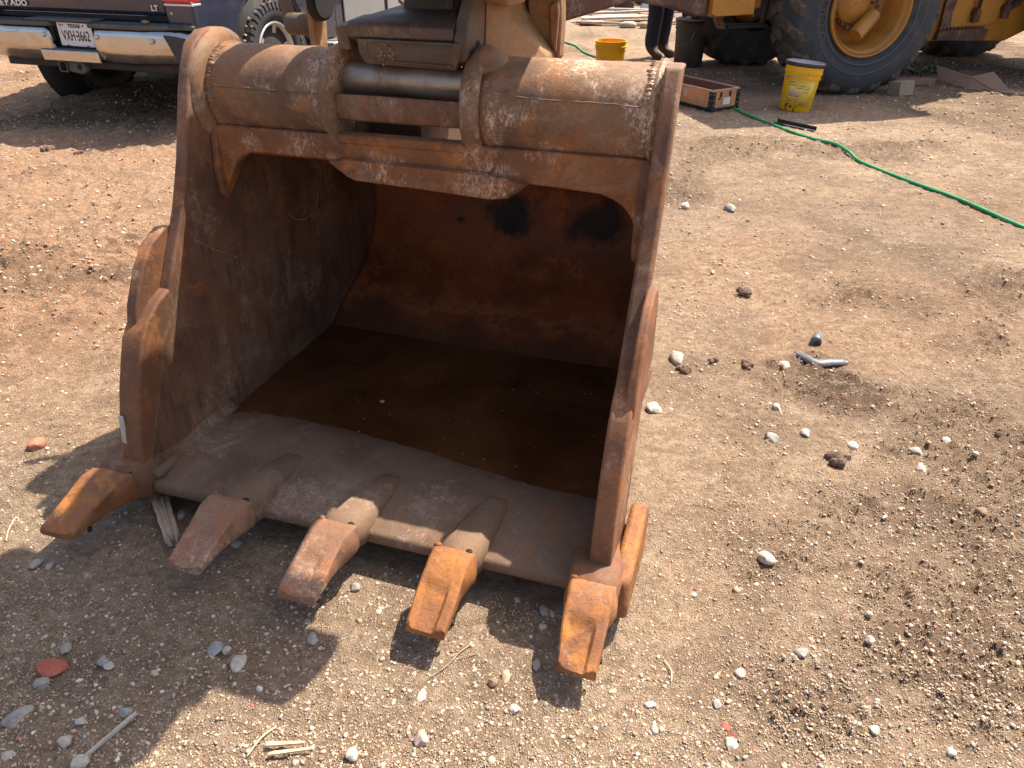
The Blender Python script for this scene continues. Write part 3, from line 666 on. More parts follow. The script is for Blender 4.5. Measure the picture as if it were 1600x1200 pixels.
def tooth(i):
    ub, ut, corner = AD[i]; rr = random.Random(i)
    ut = [-.112, .270, .574, .894, 1.231][i]; wb = [.060, .0565, .052, .0505, .052][i]; wt = [.050, .0455, .0475, .0455, .0425][i]
    mat = [M['tooth'], M['tooth_dusty'], M['tooth_dusty'], M['tooth'], M['tooth']][i]
    nv, nu = 30, 22; v = []; f = []
    cen = [-.25, -.1, -.15, -.15, -.15][i]; deep = [.007, .008, .006, .012, .013][i]; hwid = [.38, .42, .42, .50, .50][i]
    for j in range(nv + 1):
        t = j / nv; V_ = -.048 - t * .178; hw = wb + (wt - wb) * t; hw *= 1 + .03 * math.sin(t * 7 + i)
        uc = ub + (ut - ub) * t
        top = .163 - .022 * t - .058 * (max(0, t - .22) / .78) ** 1.1
        if t < .06: top -= .004 * (1 - t / .06)
        tip_round = 0
        for k in range(nu + 1):
            x = -1 + 2 * k / nu; edge = max(0, abs(x) - .86) / .14
            sc = deep * (1 if t < .8 else 1 - .5 * (t - .8)) * float(sstep(.42, .58, np.array(t))) * float(1 - sstep(hwid, hwid + .20, np.array(abs(x - cen)))) * (1 - .25 * t)
            lump = .0016 * float(fbm(np.array([x * 2.0 + i * 9]), np.array([t * 5.]), 1.5, 3, 70 + i)[0])
            z = top - sc - .005 * edge ** 2 + lump
            vv = V_ + (.006 * (x ** 2) if j == nv else 0) + (.003 * float(vnoise(np.array([x * 3.]), np.array([i * 3.]), 9)[0]) if j == nv else 0)
            v.append((uc + x * hw, vv, z))
    # flanks and underside
    m = nu + 1
    for j in range(nv):
        for k in range(nu): f.append((j * m + k, j * m + k + 1, (j + 1) * m + k + 1, (j + 1) * m + k))
    base = len(v); rows = []
    for j in range(nv + 1):
        t = j / nv; V_ = -.048 - t * .178; hw = (wb + (wt - wb) * t); uc = ub + (ut - ub) * t
        bot = .078 - .016 * t + .010 * math.sin(t * 3.1); topz = v[j * m][2]; bot = min(bot, topz - .010)
        bulge = (.009 * math.exp(-((t - .16) / .15) ** 2) - .004 * math.exp(-((t - .45) / .1) ** 2))
        r = []
        for s_, hh in ((-1, .66), (-1, .25), (-1, 0), (1, 0), (1, .25), (1, .66)):
            z = bot + (topz - bot) * hh; r.append(len(v)); v.append((uc + s_ * (hw + bulge * (1 if hh > 0 else .2) - (.006 if hh == 0 else 0)), V_, z))
        rows.append(r)
    for j in range(nv):
        a = [j * m] + rows[j] + [j * m + nu]; b = [(j + 1) * m] + rows[j + 1] + [(j + 1) * m + nu]
        for k in range(len(a) - 1): f.append((a[k], b[k], b[k + 1], a[k + 1]))
    f.append(tuple([k for k in range(nu + 1)] + rows[0][::-1])); f.append(tuple([nv * m + k for k in range(nu, -1, -1)] + rows[-1]))
    o = ob('tooth', v, f, mat, bucket, smooth=True); o.data.set_sharp_from_angle(angle=R(38))
    # lugs at the back and the locking pin in its slot
    sg = 1
    g = G().loft([rrect(ub - wb + .009, .009, -.052, .07, .166, .004), rrect(ub - wb + .008, .008, -.040, .075, .162, .004)]); g.ob('tooth_lug', mat, o, smooth=True)
    g = G().cyl((ub + wb - .016, -.046, .12), (ub + wb - .016, -.046, .1595), .0085, 6); g.ob('tooth_pin', M['black'], o, smooth=True)
    if i in (0, 2, 3, 4):
        g = G().ellip((ut + wt * 1.02 + (ub - ut) * .2, -.178, .068), (.005, .010, .008), i + 5, 1, .2); g.ob('tooth_nick', M['black'], o, smooth=True)
    return o
for i in range(5): adapter(i); tooth(i)
# pale scrapes on the inner left wall
for ln, r_ in (([(.804, .575), (.848, .58), (.904, .582)], .0012), ([(.826, .57), (.851, .549), (.907, .534), (.962, .537)], .0016), ([(1.003, .596), (.992, .572), (.974, .549)], .0010), ([(.367, .652), (.422, .608), (.483, .569), (.526, .539)], .0009)):
    g = G(); g.tube(smoothpath([(.0003, a, b) for a, b in ln], 5), r_, 6); g.ob('scrape_mark', M['scrape'], bucket, smooth=True)
# water and bits lying in the bucket
def pool():
    g = G(); v = []; f = []
    n = 60
    for j in range(n + 1):
        u = .003 + 1.191 * j / n; fr = .392 - .02 * sstep(.2, .6, np.array(u)) - .075 * float(sstep(.6, 1.15, np.array(u))) + .010 * float(fbm(np.array([u * 9]), np.array([1.]), 1, 4, 61)[0])
        v += [(u, float(fr) - .03, .1045), (u, 1.0, .1045)]
    for j in range(n): f.append((2 * j, 2 * j + 1, 2 * j + 3, 2 * j + 2))
    # sheet with real depth so it reads from any side
    o = ob('water', v, f, M['water']); o.location = BO; o.rotation_euler = (0, 0, YAW)
    tag(o, 'dark rusty water standing in the bottom of the bucket', kind='structure')
pool()
g = G(); rr = random.Random(3)
for k in range(46):
    u = rr.uniform(.15, 1.15); v_ = rr.uniform(.33, .8) if k % 3 else rr.uniform(.02, .32)
    s = rr.uniform(.0008, .0018); g.ellip((u, v_, .106 if v_ > .36 else .118), (s * rr.uniform(1, 2), s, s * .5), k, 1, .2)
o = g.ob('grit_in_bucket', M['s_pale']); o.location = BO; o.rotation_euler = (0, 0, YAW); tag(o, 'specks of pale grit lying on the lip and floating on the dark water', kind='stuff')
o = G().ellip((0, 0, 0), (.008, .006, .004), 4, 2, .12).ob('pebble', M['s_tan'], smooth=True); o.location = W(.42, .545, .107)
tag(o, 'tiny tan pebble alone on the dark water inside the bucket', 'stone')

# ------------------------------------------------------------------ the excavator arm that holds the bucket
exc = thing('excavator', 'dark greasy excavator arm end and coupler gripping the top of the bucket', 'excavator', BO, YAW)
g = G().lathe([(.37, .002), (.37, .037), (.376, .0385), (.744, .0385), (.75, .037), (.75, .002)], (0, .600, 1.050), 'u', 48); g.ob('pin', M['pin'], exc, smooth=True)
# coupler head: wedge with a chamfered front lip
CB = [(.60, 1.128), (.56, 1.148), (.548, 1.154), (.548, 1.178), (.56, 1.186), (.72, 1.192), (1.02, 1.20), (1.06, 1.16), (1.02, 1.10), (.70, 1.10), (.62, 1.118)]
G().prism(CB, .425, .70).ob('coupler_head', M['coupler'], exc, bevel=.0025, seg=2)
G().prism([(.56, 1.122), (.55, 1.176), (.70, 1.186), (.80, 1.18), (.80, 1.10), (.66, 1.10)], .392, .424).ob('coupler_cheek', M['coupler'], exc, bevel=.0025)
# front block bearing down on the pin
g = G(); g.loft([[(.455, .540, 1.150), (.722, .540, 1.150), (.722, .70, 1.150), (.455, .70, 1.150)], [(.458, .538, 1.120), (.718, .538, 1.120), (.718, .70, 1.118), (.458, .70, 1.118)], [(.468, .548, 1.094), (.704, .548, 1.088), (.704, .66, 1.098), (.468, .66, 1.098)]])
g.ob('wedge_block', M['coupler'], exc, bevel=.002)
G().prism([(.478, 1.144), (.702, 1.142), (.702, 1.138), (.478, 1.140)], .5355, .541, 'v').prism([(.480, 1.106), (.698, 1.101), (.698, 1.097), (.480, 1.102)], .5385, .546, 'v').prism([(.478, 1.14), (.482, 1.14), (.485, 1.106), (.481, 1.106)], .537, .546, 'v').ob('cast_rim', M['coupler'], exc, bevel=.001)
g = G(); rr = random.Random(8)
for k in range(26): g.ellip((rr.gauss(.535, .014), .531, rr.gauss(1.115, .008)), (.003, .0015, .003), k, 1, .3)
g.ob('mud_splash', M['hook'], exc)
# side cheek with two bores, seen at an angle
CK = [(.60, 1.085), (.55, 1.11), (.545, 1.16), (.57, 1.20), (.62, 1.25), (.72, 1.32), (.90, 1.34), (1.05, 1.28), (1.10, 1.18), (1.0, 1.08), (.80, 1.05)]
G().prism(CK, .701, .734).ob('coupler_cheek', M['coupler'], exc, bevel=.008, seg=3)
for (v_, w_, r_) in ((.62, 1.135, .013), (.72, 1.178, .020)):
    G().lathe([(.7350, .001), (.7350, r_ * .82), (.7362, r_), (.731, r_)], (0, v_, w_), 'u', 24).ob('bore', M['black'], exc, smooth=True)
# big flared hook casting to the right
HK = [(.60, 1.10), (.72, 1.055), (.95, 1.00), (1.10, 1.02), (1.16, 1.12), (1.10, 1.30), (.85, 1.42), (.68, 1.36), (.62, 1.24)]
g = G(); g.loft([[(.735, .66, 1.12), (.735, .70, 1.34), (.735, .95, 1.36), (.735, 1.05, 1.05)], [(.765, .70, 1.095), (.75, .72, 1.33), (.76, .95, 1.36), (.765, 1.05, 1.04)], [(.800, .78, 1.082), (.765, .78, 1.18), (.765, .94, 1.20), (.80, .97, 1.04)], [(.852, .84, 1.066), (.850, .84, 1.085), (.850, .94, 1.10), (.852, .95, 1.04)]])
g.ob('hook_arm', M['hook'], exc, bevel=.006)
g = G().prism([(.775, 1.34), (.773, 1.20), (.785, 1.13), (.815, 1.080), (.850, 1.062), (.864, 1.074), (.867, 1.16), (.860, 1.34)], .90, .955, 'v'); g.ob('hook_plate', M['hook'], exc, bevel=.006)
g = G().prism([(.838, 1.205), (.842, 1.12), (.857, 1.09), (.863, 1.19), (.860, 1.215)], .885, .90, 'v'); g.ob('hook_rib', M['hook'], exc, bevel=.004)
g = G().prism([(.640, 1.32), (.655, 1.232), (.78, 1.222), (.80, 1.215), (.81, 1.32)], .66, .80, 'v'); g.ob('hook_cap', M['hook'], exc, bevel=.008)
G().prism([(.80, 1.19), (.82, 1.245), (.90, 1.27), (1.08, 1.27), (1.10, 1.19)], .46, .60).ob('hydraulic_block', M['coupler'], exc, bevel=.002)
g = G(); g.tube(smoothpath([(.66, .66, 1.19), (.66, .72, 1.22), (.645, .80, 1.27), (.62, .85, 1.5)], 6), .011, 8); g.ob('hydraulic_hose', M['darksteel'], exc, smooth=True)
# left tipping link: boss, lever and rounded link end
G().lathe([(.118, .0), (.118, .024), (.123, .028), (.198, .028), (.202, .024), (.202, .0)], (0, .78, 1.148), 'u', 32).ob('link_boss', M['coupler'], exc, smooth=True)
g = G(); g.loft([rrect(.128, .016, .78, 1.118, 1.175, .008), [(a - .035, b, c + .10) for a, b, c in rrect(.125, .018, .80, 1.126, 1.19, .008)], [(a - .08, b, c + .38) for a, b, c in rrect(.12, .024, .83, 1.126, 1.19, .008)]])
g.ob('link_lever', M['coupler'], exc, bevel=.004)
G().prism([(.74, 1.10), (.735, 1.20), (.75, 1.50), (.83, 1.50), (.82, 1.22), (.80, 1.08)], .203, .222).ob('link_plate', M['hook'], exc, bevel=.004)
g = G(); g.prism([(.70 + .055 + .055 * math.cos(R(a)), 1.205 + .045 * math.sin(R(a))) for a in range(180, 361, 15)] + [(.81, 1.6), (.70, 1.6)], .226, .254); g.ob('link_end', M['black'], exc, bevel=.008)
# stick and linkage above (mostly out of the picture, shaped to cast the long shade)
G().loft([[(.44, .62, 1.26), (.87, .62, 1.26), (.87, .98, 1.26), (.44, .98, 1.26)], [(.42, .30, 1.62), (1.08, .30, 1.62), (1.08, .74, 1.62), (.42, .74, 1.62)]]).ob('link_shade_frame', M['darksteel'], exc, bevel=.01)  # unseen frame, widened to close the shadow under the teeth
G().lathe([(.32, .0), (.32, .095), (1.24, .095), (1.24, .0)], (0, .46, 1.60), 'u', 32).ob('stick_shade_boss', M['darksteel'], exc, smooth=True)  # unseen boss added to throw the lobe of the long shadow
STICK = [(.50, .14, 1.58), (1.05, .16, 1.58), (1.05, .60, 1.58), (.50, .60, 1.58)]
g = G().loft([STICK, [(.50, -.02, 2.6), (.98, -.02, 2.6), (.98, .50, 2.6), (.50, .50, 2.6)], [(.38, -.20, 4.0), (.92, -.20, 4.0), (.92, .35, 4.0), (.38, .35, 4.0)]]); g.ob('stick', M['loader_yellow'], exc, bevel=.02)
g = G().loft([[(.40, -.3, 4.2), (.90, -.3, 4.2), (.90, .4, 3.6), (.40, .4, 3.6)], [(.38, -2.5, 4.9), (.92, -2.5, 4.9), (.92, -2.5, 4.2), (.38, -2.5, 4.2)], [(.38, -6.5, 2.4), (.92, -6.5, 2.4), (.92, -6.3, 1.7), (.38, -6.3, 1.7)]]); g.ob('boom', M['loader_yellow'], exc, bevel=.02)
g = G().cyl((.37, .40, 1.62), (.37, .1, 3.4), .050, 20).cyl((.37, .1, 3.4), (.37, .0, 4.1), .035, 16); g.ob('tipping_cylinder', M['darksteel'], exc, smooth=True)
# ------------------------------------------------------------------ pickup truck seen from behind
TU, TV = -3.42, 4.50           # centre line and rear axle in bucket axes
truck = thing('pickup_truck', 'muddy dark navy pickup truck seen from behind with chrome bumper', 'pickup truck', W(TU, TV, .04), YAW)
GZ = .04
def tz(w): return w - GZ
Y0 = 3.47 - TV      # bumper face
def build_truck():
    p = truck; hb = 1.0
    # bed sides and rear corners (profile along the length), with wheel arch
    def bedside(s):
        arch = [(.53 * math.cos(R(a)), .53 * math.sin(R(a)) + .36) for a in range(205, -26, -11)] if False else [(.50 * math.cos(R(a)), .50 * math.sin(R(a)) + .40) for a in range(200, -21, -11)]
        prof = [(-.90, .60), (-.91, .76), (-.89, 1.35), (-.86, 1.42), (1.02, 1.42), (1.02, .42), (.60, .42)] + [(a, b) for a, b in arch[::-1] if b > .42] + [(-.60, .50)]
        G().prism(prof, s * hb if s < 0 else s * hb - .245, s * hb + .245 if s < 0 else s * hb, 'u').ob('bed_side', M['navy'], p, bevel=.035, seg=4)
        G().lathe([(s * (hb - .17), .44), (s * (hb - .02), .50)], (0, 0, .40), 'u', 32).ob('wheel_liner', M['black'], p, smooth=True)
    bedside(1); bedside(-1)
    # tailgate with its pressed ledge
    TG = [(-.865, .765), (-.885, .79), (-.892, .96), (-.885, 1.02), (-.905, 1.05), (-.905, 1.34), (-.885, 1.40), (-.82, 1.40), (-.82, .80)]
    G().prism(TG, -.747, .747).ob('tailgate', M['navy'], p, bevel=.010, seg=3)
    G().box(-.75, .75, -.875, -.80, .735, .762).ob('tailgate_gap', M['black'], p)
    G().box(-.80, .80, -.80, 1.0, .70, .80).ob('bed_floor', M['blackplastic'], p)
    tx = -.8935
    word = 'SILVERADO'
    for i, chh in enumerate(word): text('badge_letter', chh, .054, M['badge'], p, (-.48 - (8 - i) * .053, tx, .822), (R(90), 0, 0), 1.25, .003, .002)
    text('trim_badge', 'LT', .050, M['badge'], p, (.672, tx, .818), (R(90), 0, 0), 1.1, .003, .0015)
    for s in (-1, 1):
        g = G(); x0, x1 = (.765, 1.003) if s > 0 else (-1.003, -.765)
        o = G().box(x0, x1, -.925, -.80, .856, 1.33).ob('tail_lamp', M['redlens'], p, bevel=.018, seg=3)
        a, b = (x0 + .005, x1 + .002) if s > 0 else (x0 - .002, x1 - .005)
        G().box(a, b, -.915, -.82, .838, .854).ob('lamp_trim', M['badge'], o, bevel=.004)
        text('scuff_mark', '+', .05, M['badge'], p, (s * .82, -.913, .79), (R(90), 0, .3), 1, .0005)
    # bumper: chrome wings with a step pad, recessed middle for the plate
    def wing(s):
        P = [(.205, .472), (.205, .50), (.195, .605), (.188, .665), (.20, .677), (.235, .686), (.60, .690), (.86, .682), (1.02, .665), (1.02, .52), (.86, .470), (.50, .452), (.30, .455)]
        def edge(x, pts):
            for (a0, b0), (a1, b1) in zip(pts, pts[1:]):
                if a0 <= x <= a1: return b0 + (b1 - b0) * (x - a0) / (a1 - a0)
            return pts[-1][1]
        TOP = [(.188, .60), (.20, .665), (.215, .682), (.24, .690), (.60, .692), (.86, .684), (1.02, .667)]; BOT = [(.188, .56), (.205, .468), (.30, .455), (.50, .452), (.86, .470), (1.02, .52)]
        bx = G(); vv = []; ff = []; nx, nz_ = 44, 14
        for i in range(nx + 1):
            x = .188 + (1.02 - .188) * i / nx; t0, b0 = edge(x, TOP), edge(x, BOT)
            for j in range(nz_ + 1):
                q = j / nz_; z = b0 + (t0 - b0) * q
                y = .012 + .040 * max(0, .42 - q) ** 1.6 / .42 ** 1.6 * 1.1 + .014 * max(0, q - .86) / .14 + .006 * math.sin(q * 3.1) * -1 + .16 * max(0, x - .62) ** 1.5 / .4 ** 1.5 * .6
                if i == 0: y += .012
                vv.append((s * x, Y0 + y, z))
        for i in range(nx):
            for j in range(nz_): a_ = i * (nz_ + 1) + j; ff.append((a_, a_ + 1, a_ + nz_ + 2, a_ + nz_ + 1))
        o = bx.add(vv, ff).ob('bumper_wing', M['chrome'], p, smooth=True)
        sdf = o.modifiers.new('thick', 'SOLIDIFY'); sdf.thickness = .006; sdf.offset = 0
        G().box(min(s * .23, s * .98), max(s * .23, s * .98), Y0 + .10, Y0 + .19, .47, .66).ob('bumper_core', M['blackplastic'], p)
        # corner step cut in the wing
        cv = [(.80, .665), (.99, .655), (1.0, .50), (.90, .495), (.86, .54), (.825, .62)]
        G().prism([(s * a, b) for a, b in cv], Y0 + .000, Y0 + .03, 'v').ob('corner_step', M['blackplastic'], p, bevel=.008)
        for (bx_, bz_) in ((.235, .635), (.70, .622)):
            G().lathe([(Y0 - .008, .001), (Y0 - .008, .011), (Y0 - .003, .016), (Y0 + .01, .017)], (s * bx_, 0, bz_), 'v', 16).ob('bumper_bolt', M['chrome'], p, smooth=True)
        G().prism([(s * .17, Y0 + .0), (s * .62, Y0 + .0), (s * .98, Y0 + .10), (s * 1.0, Y0 + .19), (s * .17, Y0 + .19)], .690, .720, 'w').ob('step_pad', M['steppad'], p, bevel=.008)
        k = [(s * (.22 + q * .075), q) for q in range(10)]
        g = G()
        for a, q in k: g.box(min(a, a + s * .05), max(a, a + s * .05), Y0 + .02 + .01 * max(0, q - 5), Y0 + .16, .721, .7245, rz=-.25 * s)
        g.ob('tread_strip', M['steppad'], p)
    wing(1); wing(-1)
    G().prism([(-.30, .455), (-.315, .535), (.20, .535), (.205, .50), (.21, .455)], Y0 + .0, Y0 + .07, 'v').ob('bumper_centre', M['chrome'], p, bevel=.010, seg=3)
    G().prism([(-.34, .52), (-.20, .54), (.21, .54), (.21, .735), (-.42, .735), (-.36, .60)], Y0 + .085, Y0 + .16, 'v').ob('plate_recess', M['blackplastic'], p, bevel=.004)
    G().box(-.40, .20, Y0 + .02, Y0 + .20, .722, .738).ob('step_pad', M['steppad'], p, bevel=.005)
    G().box(-.30, .20, Y0 + .005, Y0 + .09, .532, .541).ob('recess_sill', M['steppad'], p)
    G().box(-.28, -.22, Y0 + .06, Y0 + .09, .58, .72).ob('plate_lamp', M['steppad'], p, bevel=.01)
    # number plate
    pl = G().prism([(-.151, .560), (.153, .556), (.153, .706), (.148, .711), (-.147, .715), (-.151, .710)], Y0 + .055, Y0 + .058, 'v').ob('number_plate', M['plate_white'], p, bevel=.0008)
    yy = Y0 + .0535
    text('plate_text', 'TEXAS', .033, M['ink'], pl, (.003, yy, .691), (R(90), 0, 0), 1.15, .0004, .0011)
    text('plate_text', 'VXH 3662', .094, M['ink'], pl, (.001, yy, .624), (R(90), 0, 0), .60, .0004, .0014)
    G().ellip((.008, yy, .624), (.009, .0008, .010), 3, 1, .25).ob('plate_mark', M['ink'], pl)
    G().ellip((.083, yy, .694), (.007, .0008, .007), 3, 2, .05).ob('plate_mark', M['ink'], pl)
    text('plate_mark', '*', .05, M['steppad'], pl, (-.118, yy, .685), (R(90), 0, 0), 1, .0004)
    text('plate_mark', '*', .03, M['steppad'], pl, (-.092, yy, .692), (R(90), 0, 0), 1, .0004)
    for a in (-.09, .09): G().box(a - .012, a + .012, yy - .0004, yy + .0004, .559, .565).ob('plate_mark', M['ink'], pl)
    # hitch receiver and rear underside
    hc = G().box(-.30, -.02, Y0 + .10, Y0 + .17, .405, .445)
    hc.ob('hitch_bar', M['darksteel'], p, bevel=.006)
    for z0, z1, x0, x1 in ((.445, .455, -.225, -.145), (.375, .385, -.225, -.145), (.375, .455, -.225, -.215), (.375, .455, -.155, -.145)):
        G().box(x0, x1, Y0 + .04, Y0 + .30, z0, z1).ob('receiver_tube', M['steppad'], p, bevel=.002)
    G().box(-.215, -.155, Y0 + .12, Y0 + .3, .385, .445).ob('receiver_inner', M['black'], p)
    G().prism([(-.14, .38), (-.14, .45), (.0, .455), (.02, .40), (-.02, .365)], Y0 + .05, Y0 + .10, 'v').ob('hitch_plate', M['steppad'], p, bevel=.006)
    G().cyl((-.04, Y0 + .045, .415), (-.04, Y0 + .055, .415), .018, 14).ob('hitch_hole', M['black'], p, smooth=True)
    G().box(-.75, .75, Y0 + .09, Y0 + .24, .40, .47).ob('frame_crossbar', M['darksteel'], p, bevel=.01)
    G().box(-.60, -.50, Y0 + .1, 4.2, .42, .56).ob('chassis_rail', M['darksteel'], p, bevel=.01)
    G().box(.50, .60, Y0 + .1, 4.2, .42, .56).ob('chassis_rail', M['darksteel'], p, bevel=.01)
    g = G().cyl((-.75, 0, .38), (.75, 0, .38), .05, 16); g.ellip((0, 0, .38), (.17, .15, .15), 2, 3, 0); g.ob('rear_axle', M['darksteel'], p, smooth=True)
    g = G().cyl((.25, -.75, .47), (.62, -.10, .47), .11, 20); g.ob('muffler', M['darksteel'], p, smooth=True)
    G().box(-.70, .70, -.7, .9, .56, .70).ob('underbody', M['darksteel'], p)
    # cab, bonnet, running boards
    CABP = [(1.05, .42), (1.05, 1.42), (1.16, 1.84), (1.30, 1.90), (2.75, 1.90), (3.45, 1.42), (4.95, 1.34), (5.10, 1.15), (5.12, .55), (4.85, .45)]
    archf = [(3.95 + .50 * math.cos(R(a)), .50 * math.sin(R(a)) + .40) for a in range(0, 181, 15)]
    poly = CABP + [(a, max(b, .45)) for a, b in archf] + [(3.4, .42)]
    G().prism(poly, -.96, .96).ob('cab', M['navy'], p, bevel=.03, seg=3)
    for s in (-1, 1):
        for a, b in ((1.22, 2.05), (2.12, 3.05)):
            G().prism([(a, .50), (b, .50), (b, 1.40), (a, 1.40)], s * .962, s * .975, 'u').ob('door', M['silver_and_sheen'] if s > 0 else M['navy'], p, bevel=.008)  # right doors pale: a reflection on the navy put into the colour
            t = .0 if a < 2 else .35
            G().prism([(a + .05, 1.42), (b - .04, 1.42), (b - .08 - t, 1.78), (a + .10, 1.78)], s * .958, s * .968, 'u').ob('side_window', M['glass'], p)
        rb = G().box(min(s * .93, s * 1.12), max(s * .93, s * 1.12), .72, 3.3, .36, .42).ob('running_board', M['silver_and_sheen'], p, bevel=.012)
        g = G().box(min(s * .98, s * 1.10), max(s * .98, s * 1.10), .80, 3.2, .421, .425); g.ob('board_pad', M['steppad'], rb)
        for q in (.9, 2.0, 3.1): G().box(min(s * .6, s * 1.0), max(s * .6, s * 1.0), q, q + .05, .40, .44).ob('board_bracket', M['darksteel'], rb)
    G().box(-.9, .9, 1.04, 1.06, 1.45, 1.80).ob('rear_window', M['glass'], p)
build_truck()
def wheel_mesh(parent, cx, cy, cz, RR, RIM, wid, s, spokes=6, lugs=44, rimmat='rimgrey', tmat='rubber', mud=None, name='wheel'):
    """road wheel on a u axis; s = side of the visible face"""
    w = bpy.data.objects.new(name, None); w.empty_display_size = .1; link(w); w.parent = parent; w.location = (cx, cy, cz)
    x = wid / 2
    prof = [(-x * .78, RIM), (-x, RIM + .03), (-x * 1.06, (RIM + RR) / 2), (-x, RR - .035), (-x * .82, RR - .012), (0, RR - .006), (x * .82, RR - .012), (x, RR - .035), (x * 1.06, (RIM + RR) / 2), (x, RIM + .03), (x * .78, RIM)]
    G().lathe(prof, (0, 0, 0), 'u', 72, caps=False).ob('tyre', M[tmat], w, smooth=True)
    g = G()
    for i in range(lugs):
        for row in (-1, 1):
            a = 2 * math.pi * (i + (.5 if row > 0 else 0)) / lugs; ca, sa = math.cos(a), math.sin(a); da = .62 * math.pi / lugs
            v = []
            for rr_ in (RR - .02, RR + .001):
                for xx in (row * x * .12, row * x * .98):
                    for dd in (-da, da):
                        a2 = a + dd + (.04 if abs(xx) > x * .5 else 0); r2 = rr_ - (.012 if abs(xx) > x * .5 else 0); v.append((xx, r2 * math.cos(a2), r2 * math.sin(a2)))
            g.add(v, [(0, 1, 3, 2), (4, 6, 7, 5), (0, 4, 5, 1), (1, 5, 7, 3), (3, 7, 6, 2), (2, 6, 4, 0)])
            # shoulder block
            v = []
            for rr_, xx in ((RR - .012, row * x * .98), (RR - .055, row * x * 1.05)):
                for th in (0, .008):
                    for dd in (-da, da): v.append((xx + row * th, rr_ * math.cos(a + .04 + dd), rr_ * math.sin(a + .04 + dd)))
            g.add(v, [(0, 1, 3, 2), (4, 6, 7, 5), (0, 4, 5, 1), (1, 5, 7, 3), (3, 7, 6, 2), (2, 6, 4, 0)])
    g.ob('tread', M['rubber'], w)['kind'] = 'stuff'
    g = G(); g.lathe([(s * x * .80, RIM + .004), (s * x * .92, RIM + .012), (s * x * .96, RIM - .004), (s * x * .84, RIM - .018), (s * x * .2, RIM - .03), (-s * x * .6, RIM - .03)], (0, 0, 0), 'u', 60, caps=False)
    rim = g.ob('rim', M[rimmat], w, smooth=True); 
    G().lathe([(s * x * .55, 0), (s * x * .60, .05), (s * x * .50, .075), (s * x * .1, .08)], (0, 0, 0), 'u', 32).ob('hub_cap', M[rimmat], rim, smooth=True)
    for i in range(spokes):
        a = 2 * math.pi * i / spokes + .3
        def pt(r, d, xx): return (s * xx, r * math.cos(a) - d * math.sin(a), r * math.sin(a) + d * math.cos(a))
        G().loft([[pt(.05, -.028, x * .56), pt(.05, .028, x * .56), pt(.05, .028, x * .3), pt(.05, -.028, x * .3)], [pt(RIM - .012, -.022, x * .80), pt(RIM - .012, .022, x * .80), pt(RIM - .012, .022, x * .4), pt(RIM - .012, -.022, x * .4)]]).ob('spoke', M[rimmat], rim, bevel=.006)
    G().lathe([(-s * x * .2, 0), (-s * x * .2, RIM - .035)], (0, 0, 0), 'u', 32).ob('brake_disc', M['darksteel'], w, smooth=True)
    if mud:
        g = G(); rr = random.Random(4)
        for k in range(130):
            a = R(rr.uniform(60, 165)); xx = rr.uniform(-x, x); r_ = RR + .004 - (.02 if abs(xx) > x * .8 else 0); s_ = rr.uniform(.005, .016)
            g.ellip((xx, -r_ * math.cos(a) * -1 if False else r_ * math.cos(a), r_ * math.sin(a)), (s_, s_, s_ * .7), k, 1, .3)
        g.ob('caked_mud', M['mudcake'], w)['kind'] = 'stuff'
    return w
TR_ = .405
wheel_mesh(truck, .88, 0, TR_, TR_, .245, .28, 1, mud=True); wheel_mesh(truck, -.95, .10, TR_ - .02, TR_, .245, .28, -1, tmat='rubber_mud')
wheel_mesh(truck, .85, 3.95, TR_, TR_, .245, .26, 1); wheel_mesh(truck, -.85, 3.95, TR_, TR_, .245, .26, -1)
# mud lumps on the bumper
g = G()
for k, (a, b) in enumerate(((.62, 0), (.60, .02), (.64, .015), (.635, -.005))): g.ellip((a, Y0 + .06 + b, .738), (.014, .014, .012), k, 1, .3)
g.ob('caked_mud', M['mudcake'], truck)

